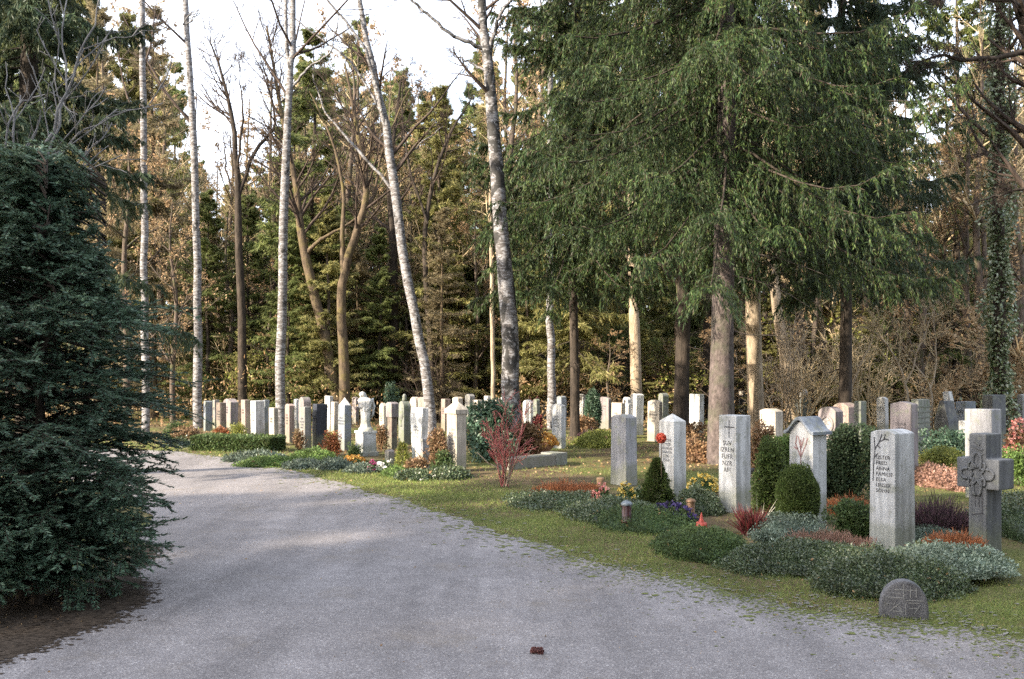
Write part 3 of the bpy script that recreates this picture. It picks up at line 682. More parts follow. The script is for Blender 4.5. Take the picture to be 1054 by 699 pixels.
# --- grey bare shoots arching in from the left, above the yew
def grey_shoots():
    Y = 9.0; loc = (X_at(-25, Y), Y, 0)
    def pp(pts): return px_poly(Y, pts, loc)
    ex = [pp([(-20, 520, 0), (2, 250, 0), (30, 185, 0), (62, 105, 0), (88, 50, 0), (104, -10, 0)]), pp([(-20, 500, .1), (0, 240, .2), (18, 180, .3), (50, 140, .3), (100, 115, .2), (160, 100, .2)]),
          pp([(-25, 480, .2), (20, 220, 0), (50, 130, .2), (55, 60, .3), (40, -20, .4)]), pp([(-20, 520, 0), (-5, 330, 0), (18, 240, .1), (55, 185, .1), (85, 150, .1)]),
          pp([(62, 105, 0), (80, 45, .1), (120, 30, .2), (180, 12, .3)]), pp([(-30, 520, 0), (-10, 300, .1), (6, 210, .1), (10, 120, .1), (0, 60, .1)]), pp([(-30, 300, .2), (0, 100, .2), (30, 92, .2), (62, 95, .2), (95, 82, .2)])]
    er = [[.022, .018, .015, .012, .009, .005], [.018, .014, .012, .010, .007, .004], [.02, .014, .012, .009, .005], [.016, .013, .011, .008, .004], [.008, .006, .005, .003], [.014, .012, .01, .008, .004], [.012, .01, .008, .006, .003]]
    T, C, _ = broadleaf(41, pp([(-25, 580, 0), (-27, 450, 0), (-30, 300, 0), (-40, 100, 0)]), [.05, .045, .035, .02], 4, .3, .6, .22, 2, 7, .05, list(zip(ex, er)), 0.6)
    finish_tree('bare_shrub', 'bare shrub with long silver grey shoots arching above the yew', T, C, M['twig_grey'], M['twig_grey'], loc, 'shrub')
grey_shoots()

# --- foreground yew
def yew():
    r = rng_of(51); loc = (X_at(40, 7.25), 7.25, 0)
    T, C = MB(), MB()
    st = np.array([[0, 0], [.12, .1], [-.15, .05], [.05, -.15], [-.35, .1]])
    top = np.array([[.05, 0, 3.2], [.42, .2, 2.35], [-.5, .1, 3.3], [.2, -.3, 2.5], [-1.1, .2, 3.1]])
    SP = np.stack([np.stack([np.linspace(a[0], b[0], 8), np.linspace(a[1], b[1], 8), np.linspace(-.05, b[2], 8)], 1) for a, b in zip(st, top)])
    SP[:, 1:-1] += r.normal(size=SP[:, 1:-1].shape)*.03
    tubes(T, SP, np.repeat(np.linspace(.045, .008, 8)[None], 5, 0), 7, 0, r, .08)
    nb = 620
    z = 0.10 + 3.1*r.uniform(0, 1, nb)**1.2; az = r.uniform(0, 6.283, nb)
    Rz = np.interp(z, [0, .25, .7, 1.2, 1.7, 2.1, 2.45, 2.8, 3.2], [.72, .86, 1.0, 1.08, 1.0, .84, .62, .38, .16])*r.uniform(.85, 1.12, nb)
    Rz = Rz*(1+.10*np.sin(az*3+z*4)+.06*np.sin(az*7-z*9))
    k = r.integers(0, 5, nb); t = z/3.3
    sx = np.array([np.interp(zz, SP[kk, :, 2], SP[kk, :, 0]) for zz, kk in zip(z, k)]); sy = np.array([np.interp(zz, SP[kk, :, 2], SP[kk, :, 1]) for zz, kk in zip(z, k)])
    lift = r.normal(size=nb)*.10+.08
    tipx = -.12+Rz*np.cos(az)*r.uniform(.75, 1.06, nb); tipy = Rz*np.sin(az)*r.uniform(.75, 1.05, nb)
    s = np.linspace(0, 1, 6)
    B = np.stack([sx[:, None]+(tipx-sx)[:, None]*s, sy[:, None]+(tipy-sy)[:, None]*s, z[:, None]+lift[:, None]*s+.10*np.sin(s*3.0)[None]-.05*s**3], -1)
    BR = np.repeat(np.linspace(.009, .003, 6)[None], nb, 0); tubes(T, B, BR, 3, 0)
    S, SR = spawn(r, B, BR, 15, .15, 1, .75, .42, 4, .07, (0, 0, -.02), .6, .5, flat=True, minlen=.14)
    tubes(T, S, np.full(SR.shape, .0022), 3, 0)
    for (Pm, Rm, cnt) in ((S, SR, 44), (B, BR, 60)):
        n = len(Pm)*cnt; par = np.repeat(np.arange(len(Pm)), cnt); pos, tan, _ = interp(Pm, Rm, par, r.uniform(.0 if Pm is S else .35, 1, n))
        side = norm(np.cross(tan, np.array([0, 0, 1.0])))*r.choice([-1, 1], n)[:, None]
        D = tan*.75+side*.75+np.array([0, 0, .12])+.22*r.normal(size=(n, 3))
        quads(C, pos, D, r.uniform(.026, .05, n), r.uniform(.007, .012, n), r, 0, .5)
    finish_tree('yew', 'dense dark green yew filling the foreground beside the gravel path', T, C, M['bark_dark'], M['yew'], loc, 'shrub', crown='foliage')
yew()

# ------------------------------------------------------------------ gravestones
TH = math.radians(58)
CT, SN = math.cos(TH), math.sin(TH)

def place(xL, xS, xR, yb):
    """near bottom corner at pixel (xS, yb): centre of the front foot, width and depth of the block"""
    C = at(xS, yb); a = (xL-CX)/F; b = (xR-CX)/F
    w = (C[0]-a*C[1])/(CT + a*SN); d = (b*C[1]-C[0])/(SN - b*CT)
    w = float(np.clip(w, .16, 1.0)); d = float(np.clip(d, .10, .5))
    O = np.array([C[0]-w/2*CT, C[1]+w/2*SN, 0.0])
    return O, w, d, C[1]

def profile(kind, w, h):
    x = w/2
    if kind == 'flat': return [(-x, 0), (x, 0), (x, h), (-x, h)]
    if kind == 'gable': return [(-x, 0), (x, 0), (x, h-.22*w), (0, h), (-x, h-.22*w)]
    if kind == 'lowgable': return [(-x, 0), (x, 0), (x, h-.12*w), (0, h), (-x, h-.12*w)]
    if kind in ('arch', 'round', 'low'):
        rise = {'arch': .22*w, 'round': .5*w, 'low': .12*w}[kind]
        R = (x*x + rise*rise)/(2*rise); cz = h - R; a0 = math.asin(min(1, x/R))
        return [(-x, 0), (x, 0)] + [(R*math.sin(a), cz + R*math.cos(a)) for a in np.linspace(a0, -a0, 13)]
    if kind == 'slant': return [(-x, 0), (x, 0), (x, h*.86), (x*.7, h*.9), (-x*.6, h), (-x, h*.97)]
    if kind == 'rough': return [(-x, 0), (x, 0), (x*.97, h*.55), (x*.8, h*.8), (x*.35, h*.97), (-x*.15, h), (-x*.6, h*.86), (-x*.93, h*.6), (-x*1.02, h*.3)]
    if kind == 'triangle': return [(-x, 0), (x, 0), (x*.9, h*.45), (x*.25, h), (-x*.25, h), (-x*.95, h*.5)]
    if kind == 'shoulder': return [(-x, 0), (x, 0), (x, h*.82), (x*.7, h*.82), (x*.7, h*.9)] + [(x*.7*math.cos(a), h*.9+.1*h*math.sin(a)) for a in np.linspace(.2, math.pi-.2, 8)] + [(-x*.7, h*.9), (-x*.7, h*.82), (-x, h*.82)]
    if kind == 'concave': return [(-x*.62, 0), (x*.62, 0), (x*.66, h*.2), (x*.82, h*.55), (x, h*.86), (x, h), (-x*.7, h), (-x, h*.88), (-x*.86, h*.6), (-x*.7, h*.25)]
    raise KeyError(kind)

def slab_mesh(name, prof, d, bevel=.010, taper=0.0, y0=0.0, hip=0.0):
    bm = bmesh.new()
    vs = [bm.verts.new((x, y0, z)) for x, z in prof]
    f = bm.faces.new(vs)
    ex = bmesh.ops.extrude_face_region(bm, geom=[f])
    for v in [e for e in ex['geom'] if isinstance(e, bmesh.types.BMVert)]: v.co.y += d
    if taper:
        h = max(z for x, z in prof)
        for v in bm.verts:
            k = 1 + taper*(1-v.co.z/h); v.co.x *= k; v.co.y = (v.co.y-y0-d/2)*k + y0 + d/2
    if hip:
        tops = [f for f in bm.faces if f.normal.z > .9 or (f.calc_center_median().z > max(z for x, z in prof)-1e-4)]
        bm.normal_update()
        tops = [f for f in bm.faces if abs(f.calc_center_median().z-max(z for x, z in prof)) < 1e-4]
        if tops:
            r = bmesh.ops.poke(bm, faces=tops[:1]); r['verts'][0].co.z += hip
    bmesh.ops.recalc_face_normals(bm, faces=bm.faces)
    if bevel:
        bmesh.ops.bevel(bm, geom=[e for e in bm.edges if len(e.link_faces) == 2 and e.calc_face_angle(0) > .35], offset=bevel, segments=2, affect='EDGES', profile=.6)
    me = bpy.data.meshes.new(name); bm.to_mesh(me); bm.free()
    return me

def obj(name, me, mat, parent=None, loc=None, rz=0):
    if mat and not me.materials: me.materials.append(mat)
    o = bpy.data.objects.new(name, me); COL.objects.link(o)
    if parent: o.parent = parent
    if loc is not None: o.location = tuple(loc)
    o.rotation_euler = (0, 0, rz)
    return o

GLY = {  # stroke letters on a 2 x 3 lattice
 'I': [(1,0,1,3)], 'L': [(0,0,0,3),(0,0,2,0)], 'T': [(1,0,1,3),(0,3,2,3)], 'E': [(0,0,0,3),(0,0,2,0),(0,3,2,3),(0,1.5,1.6,1.5)], 'H': [(0,0,0,3),(2,0,2,3),(0,1.5,2,1.5)],
 'N': [(0,0,0,3),(0,3,2,0),(2,0,2,3)], 'A': [(0,0,1,3),(1,3,2,0),(.4,1.2,1.6,1.2)], 'R': [(0,0,0,3),(0,3,2,3),(2,3,2,1.5),(2,1.5,0,1.5),(.7,1.5,2,0)], 'S': [(0,0,2,0),(2,0,2,1.5),(2,1.5,0,1.5),(0,1.5,0,3),(0,3,2,3)],
 'M': [(0,0,0,3),(0,3,1,1.5),(1,1.5,2,3),(2,3,2,0)], 'K': [(0,0,0,3),(0,1.3,2,3),(.5,1.7,2,0)], 'U': [(0,3,0,0),(0,0,2,0),(2,0,2,3)], 'D': [(0,0,0,3),(0,3,1.4,3),(1.4,3,2,2),(2,2,2,1),(2,1,1.4,0),(1.4,0,0,0)],
 'O': [(0,.5,0,2.5),(0,2.5,1,3),(1,3,2,2.5),(2,2.5,2,.5),(2,.5,1,0),(1,0,0,.5)], 'Z': [(0,3,2,3),(2,3,0,0),(0,0,2,0)], 'F': [(0,0,0,3),(0,3,2,3),(0,1.6,1.5,1.6)], 'V': [(0,3,1,0),(1,0,2,3)],
}
def stroke(mb, x0, z0, x1, z1, t, y=-.0016, th=.004):
    dx, dz = x1-x0, z1-z0; l = math.hypot(dx, dz) or 1; ux, uz = dx/l, dz/l; nx, nz = -uz*t/2, ux*t/2
    x0 -= ux*t/2; z0 -= uz*t/2; x1 += ux*t/2; z1 += uz*t/2
    q = [(x0+nx, z0+nz), (x1+nx, z1+nz), (x1-nx, z1-nz), (x0-nx, z0-nz)]
    V = [(a, y, b) for a, b in q] + [(a, y+th, b) for a, b in q]
    mb.add(V, [(0,1,2,3), (7,6,5,4), (0,4,5,1), (1,5,6,2), (2,6,7,3), (3,7,4,0)])
def writing(parent, lines, x0, z_top, ch, mat, t=None, center=False, name='inscription', seed=0):
    """cut letters: a text curve turned into a thin mesh on the face of the stone"""
    cu = bpy.data.curves.new('letters', 'FONT'); cu.body = chr(10).join(lines); cu.size = ch*1.42; cu.extrude = .0016; cu.resolution_u = 2
    cu.align_x = 'CENTER' if center else 'LEFT'; cu.space_line = 1.02; cu.space_character = 1.08
    to = bpy.data.objects.new('letters', cu); COL.objects.link(to); bpy.context.view_layer.update()
    me = bpy.data.meshes.new_from_object(to.evaluated_get(bpy.context.evaluated_depsgraph_get()))
    bpy.data.objects.remove(to); bpy.data.curves.remove(cu)
    for v in me.vertices: v.co = Vector((v.co.x + (0 if center else x0), -v.co.z - .0012, v.co.y + z_top - ch))
    me.materials.clear(); me.materials.append(mat)
    o = bpy.data.objects.new(name, me); COL.objects.link(o); o.parent = parent
    return o
def lean(o, d, taper, h):
    for v in o.data.vertices: v.co.y -= d/2*taper*(1-v.co.z/h)
    return o
def blurlines(seed, counts):
    """worn rows of letters nobody can read any more"""
    r = random.Random(seed); return [''.join(r.choice('ILTEHNARSMKUDOZFV') for _ in range(c)) for c in counts]

GRP = None
def grave(xL, xS, xR, yt, yb, kind, mat, label, taper=0.0, hip=0.0, plinth=False, rows=None, ink='ink_light', bevel=.014, sink=.02):
    O, w, d, Y = place(xL, xS, xR, yb)
    h = (yb-yt)*Y/F; rr = random.Random(int(xL*7))
    o = obj('gravestone', slab_mesh('stone_body', profile(kind, w, h), d, bevel, taper, 0, hip), ST[mat], None, O - np.array([0, 0, .02]), -TH + rr.uniform(-.07, .07)); o.rotation_euler.x = rr.uniform(-.018, .018); o.rotation_euler.y = rr.uniform(-.018, .018)
    tag(o, label, 'gravestone')
    if plinth: obj('plinth', slab_mesh('plinth', profile('flat', w*1.25, .09), d*1.35, .01, 0, -d*.17), ST[mat], o)
    if rows:
        writing(o, blurlines(int(xL*10), rows), 0, h*.74, min(.05, w*.13), M[ink], None, True)
    return o, w, d, h

R3 = [5, 6, 4]
STONES = [
 (209,211,218.5,412,444,'low','bluegrey','pale bluish stone just beside the straight slender birch trunk'),
 (219,221,226,411,441,'flat','grey','narrow grey stone peeping out behind the pale bluish stone'),
 (223,227.5,233,414,446,'flat','brown','dull brown stone with a lit edge behind the withered orange plants'),
 (229.5,237,245,410,442,'low','mauve','broad mauve grey stone standing behind the dull brown stone'),
 (248,253,258.5,411,448,'flat','red','pinkish white fronted stone with brown side, joined to the tall white edged stone'),
 (258.5,263,272.8,412,453,'flat','shell','tall grey stone with brilliant white edge behind the clipped hedge'),
 (271,272,277,411,447,'flat','bluegrey','thin bluish stone half hidden behind the tall white edged stone'),
 (277,282,287,419,459,'flat','cream','short white stone with grey side in front of a birch trunk'),
 (293,298,303.5,415,456,'low','red','reddish stone with mottled pink face next to the birch trunk'),
 (302,304.5,308,410,441,'lowgable','shell','small light stone squeezed behind the reddish mottled stone'),
 (307.5,312,320,408,446,'round','mauve','round topped mauve stone rising behind the grey block'),
 (308,313.5,320.5,418,462,'flat','grey','plain grey block next to the almost black granite stone'),
 (321,325,336.5,415,461,'flat','black','almost black blue granite stone in the row before the forest'),
 (334,339,343,407,447,'flat','white','tall white stone behind the almost black granite stone'),
 (340,343.5,348.5,413,449,'flat','cream','cream stone beside the tall white one, next to the pointed bluish stone'),
 (348,354,361.5,416,464,'flat','bluegrey','bluish stone with a small white pyramid on top next to the statue'),
 (362,366,369.5,408,437,'lowgable','mauve','pale violet stone directly behind the statue'),
 (390,395,398,414,455,'gable','cream','bright pointed stone with a brown foot just past the statue'),
 (430,436,443,408,446,'low','red','pinkish grey stone at the foot of the leaning birch'),
 (422,428,433,408,444,'round','cream','round headed pale stone behind the tall white waisted stone'),
 (453.5,458,464,410,444,'flat','red','pinkish white stone behind the hipped warm stone'),
 (466,472,477,408,440,'low','cream','light stone half covered by the hipped warm stone'),
 (478,483,488.5,405,437,'arch','grey','grey arched stone in the gap before the red twig shrub'),
 (486.5,492,497,411,450,'flat','cream','cream stone with dark mottled face beside the dark green bush'),
 (498,502,506,407,436,'flat','white','small white stone showing above the dark green bush'),
 (508,512,515,409,438,'lowgable','cream','little cream stone seen through the red twigs'),
 (516,519,523,408,444,'low','shell','pale stone glimmering between the red twigs'),
 (538,545.5,549,411,444,'arch','white','brilliant white stone with rounded shoulders past the red twig shrub'),
 (544,547,549.5,405,433,'flat','red','pink slip of a stone behind the brilliant white one'),
 (549,553,556.5,410,441,'arch','green','greenish rounded stone with red plant next to the sunlit birch'),
 (556,558.5,562,404,432,'flat','white','small white stone directly behind the sunlit birch'),
 (573,578,583.5,407,440,'lowgable','bluegrey','grey stone whose top shows above the bluish white pillar'),
 (568,577.5,582.5,415,462,'low','shell','bluish white pillar beside the terracotta flower bowl'),
 (593,600,603,405,434,'low','shell','pale rounded stone next to the dark columnar conifer'),
 (616,626,629,408,442,'low','mauve','brownish mauve stone behind the speckled grey pillar'),
 (629,639,643.5,414,452,'flat','cream','cream stone top peeping over the speckled grey pillar'),
 (639,646,650,408,446,'shoulder','white','white stone with a dark hole in its head'),
 (648,654.5,662,404.5,448,'low','white','white stone with shaded grey side standing tall among the trees'),
 (666,678,681.5,411,455,'low','cream','warm white stone with worn relief right behind the red flower ball'),
 (677,682,688,404,440,'round','green','greenish round topped stone behind the warm white stone'),
 (687.5,691.5,694.5,405,432,'flat','white','narrow white stone beside the dark brown trunk'),
 (709,719.5,724.5,405,451,'flat','white','bright white stone with reddish side between two spruce trunks'),
 (760,767,770,402,430,'flat','cream','small bright stone with dark sunken panel beside the half lit trunk'),
 (788,790,795.5,403,431,'flat','slate','slim grey stone half hidden by a bare branch'),
 (817.5,824,836.5,410,437,'flat','green','greenish grey stone bearing a white ball, behind the gabled stone'),
 (844,849.5,853,401,428,'round','white','white round topped stone in front of the twin stem'),
 (857,874,884,414,462,'arch','red','reddish arched stone behind the ring stone and dark bush'),
 (884,886,892.5,412,470,'flat','green','dark mossy slab edge behind the arched reddish stone'),
 (902.5,911,915,408,446,'arch','white','dazzling white rounded stone behind the big plain brown grey block'),
 (917,938,946,412,497,'lowgable','mauve','big plain brownish grey block towering behind the branch stone'),
 (941,945,957.5,410,470,'flat','green','dark green slab with shelf like ridges next to the brownish grey block'),
 (961,977,987,412,450,'triangle','dark','dark weathered boulder stone with tapering top by the sapling'),
 (984,994,1011.5,413,446,'flat','bluegrey','wide bluish slab behind the square pale stone'),
 (1011,1022,1041,406,458,'flat','dark','tall dark slab looming behind the stone cross'),
 (1047,1053,1066,405,447,'arch','grey','grey stone at the very edge of the photo behind pink flowers'),
 (990,993.5,996,432,468,'flat','white','thin pinkish white slab tucked against the square pale stone'),
 (994,1021,1032.5,420,515,'flat','granite','square pale stone rising directly behind the stone cross'),
]
def stones():
    for i, s in enumerate(STONES):
        xL, xS, xR, yt, yb, kind, mat, label = s
        kw = {}
        if 'pyramid' in label: kw = {}
        o, w, d, h = grave(xL, xS, xR, yt, yb, kind, mat, label, rows=([5, 7, 6] if i % 3 == 0 else [6, 4] if i % 3 == 1 else [4, 6, 5, 4]), ink='ink')
        if 'pyramid' in label:
            mb = MB(); mb.add([(-w*.45, .02, h), (w*.45, .02, h), (w*.45, d-.02, h), (-w*.45, d-.02, h), (0, d/2, h+.16)], [(0,1,4),(1,2,4),(2,3,4),(3,0,4)]); mb.build('pyramid_cap', ST['white'], o)
        if 'white ball' in label:
            mb = MB(); lathe(mb, [(0, 0), (.09, .01), (.10, .05), (.15, .10), (.17, .18), (.14, .27), (.08, .32), (0, .34)], 12, (0, d/2, h)); mb.build('ball_finial', ST['white'], o)
        if 'sunken panel' in label:
            mb = MB(); box(mb, -w*.25, w*.25, -.006, .01, h*.3, h*.85); mb.build('panel', M['ink'], o)
        if 'dark hole' in label:
            mb = MB(); lathe(mb, [(0, 0), (.05, 0), (.05, .02), (0, .02)], 12); p = mb.build('hole_shade', M['ink'], o, (0, .012, h*.88)); p.rotation_euler = (math.pi/2, 0, 0)  # dark disc on the face stands for the shade inside the hole
        if 'ridges' in label:
            mb = MB()
            for k in range(5): box(mb, -w*.56, w*.56, -.03, d*1.08, h*(.5+.09*k), h*(.5+.09*k)+.03)
            mb.build('ridges', ST['green'], o)
        if 'worn relief' in label:
            mb = MB()
            for (a, b, c, e) in ((-.08, .88, .02, .94), (.02, .94, .08, .86), (-.02, .94, -.05, .8), (.02, .92, .04, .8)): stroke(mb, a*w*3, b*h, c*w*3, e*h, .025)
            mb.build('relief', M['ink_light'], o)
stones()

def special_stones():
    # grey pillar with lantern like head
    O, w, d, Y = place(397.7, 403, 410, 463); h = (463-414)*Y/F
    e = empty('gravestone', O, -TH); tag(e, 'grey brown pillar with a heavier square head next to the urn stone', 'gravestone')
    obj('shaft', slab_mesh('shaft', profile('flat', w*.82, h*.68), d*.85, .01, 0, d*.07), ST['brown'], e)
    me = slab_mesh('head', profile('low', w*1.1, h*.32), d*1.1, .012, 0, -d*.05); me.transform(__import__('mathutils').Matrix.Translation((0, 0, h*.68))); obj('head', me, ST['mauve'], e)
    # urn stone
    O, w, d, Y = place(410, 415.5, 423, 458); h = (458-413)*Y/F
    o, = [obj('gravestone', slab_mesh('urn_stone', profile('round', w, h), d, .012), ST['green'], None, O, -TH)]
    tag(o, 'greenish stone carved with a draped urn and a small knob on top', 'gravestone')
    mb = MB(); lathe(mb, [(0, 0), (.05, .01), (.06, .05), (.045, .09), (.055, .12), (.03, .17), (0, .18)], 10, (0, d/2, h-.01)); mb.build('knob', ST['green'], o)
    mb = MB(); lathe(mb, [(0, .0), (.06, .0), (.025, .06), (.05, .12), (.12, .22), (.13, .32), (.07, .38), (.09, .42), (0, .45)], 14, (0, 0, h*.42), sy=.35); mb.build('carved_urn', ST['green'], o)
    # tall waisted white stone with a side block
    O, w, d, Y = place(422, 434.5, 442, 483); h = (483-420)*Y/F
    o = obj('gravestone', slab_mesh('waisted_stone', profile('concave', w, h), d*.9, .012), ST['white'], None, O, -TH)
    tag(o, 'tall white waisted stone with a stepped grey side near the path', 'gravestone')
    mb = MB(); box(mb, w*.34, w*.52, .01, d*1.02, 0, h*.45); box(mb, w*.36, w*.54, -.004, d*1.05, h*.452, h*.5); mb.build('side_block', ST['granite'], o)
    writing(o, blurlines(4, [5, 6, 5, 6]), 0, h*.7, .04, M['ink_light'], None, True)
    # warm hipped stone
    O, w, d, Y = place(459.8, 470, 480, 486.5); h = (486.5-418)*Y/F
    o = obj('gravestone', slab_mesh('hipped_stone', profile('flat', w, h*.88), d, .006), ST['cream'], None, O, -TH); tag(o, 'warm lit pillar with hipped cap closing the row beside the grass', 'gravestone')
    mb = MB(); x = w*.56; y0, y1 = -.03, d+.03; z = h*.882
    mb.add([(-x, y0, z), (x, y0, z), (x, y1, z), (-x, y1, z), (-x, y0, z+.07), (x, y0, z+.07), (x, y1, z+.07), (-x, y1, z+.07), (-w*.2, d/2, h*1.06), (w*.2, d/2, h*1.06)],
           [(0,3,2,1), (0,1,5,4), (1,2,6,5), (2,3,7,6), (3,0,4,7), (4,5,9,8), (6,7,8,9)]); mb.add([(x, y0, z+.07), (x, y1, z+.07), (w*.2, d/2, h*1.06), (-x, y1, z+.07), (-x, y0, z+.07), (-w*.2, d/2, h*1.06)], [(0,1,2), (3,4,5)])
    mb.build('hipped_cap', ST['cream'], o); writing(o, blurlines(9, [6, 5, 7, 5, 6]), 0, h*.66, .042, M['ink_light'], None, True)
    # cream stone with plaque
    O, w, d, Y = place(781, 798, 806, 478); h = (478-421)*Y/F
    o = obj('gravestone', slab_mesh('plaque_stone', profile('low', w, h), d, .008), ST['cream'], None, O, -TH); tag(o, 'cream stone with dark ruled line and dark lettering behind withered shrubs', 'gravestone')
    mb = MB(); box(mb, -w*.3, w*.4, -.006, .01, h*.66, h*.685); box(mb, -w*.32, -w*.29, -.006, .01, h*.66, h*.9); mb.build('ruled_line', M['ink'], o)
    writing(o, ['TREU', 'LAND'], -w*.22, h*.60, .062, M['ink'], .014)
    # ring stone
    O, w, d, Y = place(842, 860, 868, 468); h = (468-419)*Y/F
    o = obj('gravestone', slab_mesh('ring_stone', profile('arch', w, h), d, .01), ST['mauve'], None, O, -TH); tag(o, 'grey stone with a round wreath ring filled with pale carving above the dark bush', 'gravestone')
    a = np.linspace(0, 2*np.pi, 25); P = np.stack([w*.36*np.cos(a), np.full(25, -.01), h*.62+w*.36*np.sin(a)], 1)
    mb = MB(); tubes(mb, P[None], np.full((1, 25), .028), 6); mb.build('wreath_ring', ST['mauve'], o)
    mb = MB(); r = rng_of(3)
    for k in range(60):
        aa, rr = r.uniform(0, 6.28), w*.3*math.sqrt(r.uniform()); lathe(mb, [(0, -.02), (.022, 0), (0, .02)], 5, (rr*math.cos(aa), -.004, h*.62+rr*math.sin(aa)))
    mb.build('carving', ST['white'], o)
    # white slab added for the sunlit edge of the dark boulder stone
    O, w, d, Y = place(973, 982, 989, 448); h = (448-403)*Y/F
    o = obj('gravestone', slab_mesh('leaning', [(-.02, 0), (w*.3, 0), (w*.3, h*.5), (w*.1, h*.8), (-w*.15, h), (-w*.85, h*.98), (-w*.75, h*.82), (-w*.3, h*.6), (-w*.08, h*.35)], d*.5, .01), ST['white'], None, O, -TH)
    tag(o, 'sunlit edge of the dark boulder stone added as a slanting white slab', 'gravestone')

    # ---- near stones
    # speckled pillar
    O, w, d, Y = place(629, 644, 655.5, 501); h = (501-427)*Y/F
    o = obj('gravestone', slab_mesh('pillar', profile('low', w, h), d, .014, .06), ST['granite'], None, O, -TH); tag(o, 'plain speckled grey pillar with domed top beside the small green cone shrub', 'gravestone')
    # white peaked
    O, w, d, Y = place(678.5, 693.5, 706, 517); h = (517-434)*Y/F
    o = obj('gravestone', slab_mesh('peaked', profile('flat', w, h), d, .006, .03, 0, .10), ST['white'], None, O, -TH); tag(o, 'white pillar with low peaked top behind the red flower ball and violet pansies', 'gravestone')
    lean(writing(o, blurlines(14, [6, 5, 7, 6, 5, 4]), 0, h*.78, .036, M['ink_mid'], None, True), d, .03, h)
    # tall one with vertical writing
    O, w, d, Y = place(740, 757.5, 772.5, 529); h = (529-428)*Y/F
    o = obj('gravestone', slab_mesh('tall', profile('flat', w, h), d, .009, .03), ST['shell'], None, O, -TH); tag(o, 'tall pale stone with engraved cross and rows of letters beside dark red leaves', 'gravestone')
    lean(writing(o, blurlines(5, [3, 5, 4]) + ['NZR', 'AFI'], 0, h*.74, .056, M['ink'], .010, True), d, .03, h)
    mb = MB(); stroke(mb, .03, h*.77, .03, h*.95, .012); stroke(mb, -.05, h*.88, .11, h*.88, .012); lean(mb.build('engraved_cross', M['ink'], o), d, .03, h)
    # gabled
    O, w, d, Y = place(812.5, 836.5, 851, 540); h = (540-446)*Y/F; hp = (540-431)*Y/F
    o = obj('gravestone', slab_mesh('gabled', [(-w/2, 0), (w/2, 0), (w/2, h), (w*.25, h+(hp-h)*.6), (0, hp-.03), (-w*.25, h+(hp-h)*.6), (-w/2, h)], d, .008), ST['shell'], None, O, -TH)
    tag(o, 'gabled stone with curved roof ledge and carved plant relief behind the egg shaped shrub', 'gravestone')
    up = [(x, h+(hp-h)*(0.5+0.5*math.cos(math.pi*min(1, abs(x)/(w*.62))))) for x in np.linspace(-w*.64, w*.64, 15)]
    pr = [(x, z-.022) for x, z in up] + [(x, z+.018) for x, z in up[::-1]]
    obj('roof_ledge', slab_mesh('roof', pr, d+.09, .006, 0, -.05), ST['bluegrey'], o)
    mb = MB()
    for (a, b, c, e) in ((0, .62, 0, .88), (0, .70, -.16, .84), (0, .70, .16, .84), (-.16, .84, -.12, .92), (.16, .84, .2, .9), (0, .78, .09, .9), (0, .78, -.07, .91), (-.1, .78, -.2, .8)): stroke(mb, a*w*1.4, b*h*1.04, c*w*1.4, e*h*1.04, .016)
    mb.build('plant_relief', M['ink_red'], o)
    writing(o, blurlines(22, [8, 7, 8, 6]), 0, h*.60, .042, M['ink'], .007, True)
    # branch stone
    O, w, d, Y = place(896, 921, 941, 571); h = (571-443)*Y/F
    o = obj('gravestone', slab_mesh('branch_stone', profile('low', w, h), d, .010, .07), ST['shell'], None, O, -TH); tag(o, 'tall pale blue grey stone with carved thorny branch and six lines of text', 'gravestone')
    mb = MB()
    for (a, b, c, e) in ((-.36, .70, -.30, .84), (-.30, .84, -.12, .90), (-.12, .90, .12, .925), (.12, .925, .24, .92), (-.33, .77, -.20, .80), (-.3, .84, -.34, .93), (-.12, .9, -.02, .96), (.05, .918, .12, .96), (-.36, .70, -.38, .58), (-.2, .87, -.1, .85)): stroke(mb, a*w, b*h, c*w, e*h, .011)
    lean(mb.build('branch_relief', M['ink'], o), d, .07, h)
    lean(writing(o, ['USTER', 'FRED', 'ANNA', 'FAMILIE', 'ELSA', 'UNSER', 'SOHN'], -w*.26, h*.79, .036, M['ink'], .0075), d, .07, h)
    # small half round marker
    O = at(931, 637); wd = 47*O[1]/F; hh = 39*O[1]/F
    prof = [(-wd*.5, -.03), (wd*.5, -.03), (wd*.5, hh*.3)] + [(wd*.5*math.cos(a)*.99, hh*.3+hh*.7*math.sin(a)) for a in np.linspace(.12, math.pi-.12, 13)] + [(-wd*.5, hh*.3)]
    o = obj('grave_marker', slab_mesh('marker', prof, .10, .014), ST['marker'], None, O, math.radians(-14)); tag(o, 'small half round stone with worn carved signs standing in the grass at the path edge', 'marker stone')
    mb = MB(); r = rng_of(8)
    for (a, b, c, e) in ((-.2, .80, .25, .80), (-.02, .95, -.02, .55), (.12, .9, .12, .6), (.24, .85, .24, .62), (-.38, .58, -.05, .58), (.05, .52, .36, .52), (-.3, .2, -.1, .42), (-.36, .4, -.2, .4), (.1, .45, .3, .45), (.02, .4, .02, .12), (.1, .3, .28, .3), (-.25, .7, -.1, .7), (-.3, .2, -.02, .2), (.2, .15, .32, .4), (-.1, .34, -.06, .15)):
        stroke(mb, a*wd, b*hh*.95, c*wd, e*hh*.95, .0045, -.002)
    mb.build('carved_signs', plain_mat('pale_carving', (0.23, 0.23, 0.22), .9), o)
    # heavy stone cross
    O, w, d, Y = place(996.5, 1015.5, 1031.5, 575); h = (575-447)*Y/F
    e = empty('stone_cross', O, -TH); tag(e, 'heavy weathered grey stone cross with clover shaped knot relief', 'cross')
    aw, z0, z1 = w*1.14, h*.555, h*.80
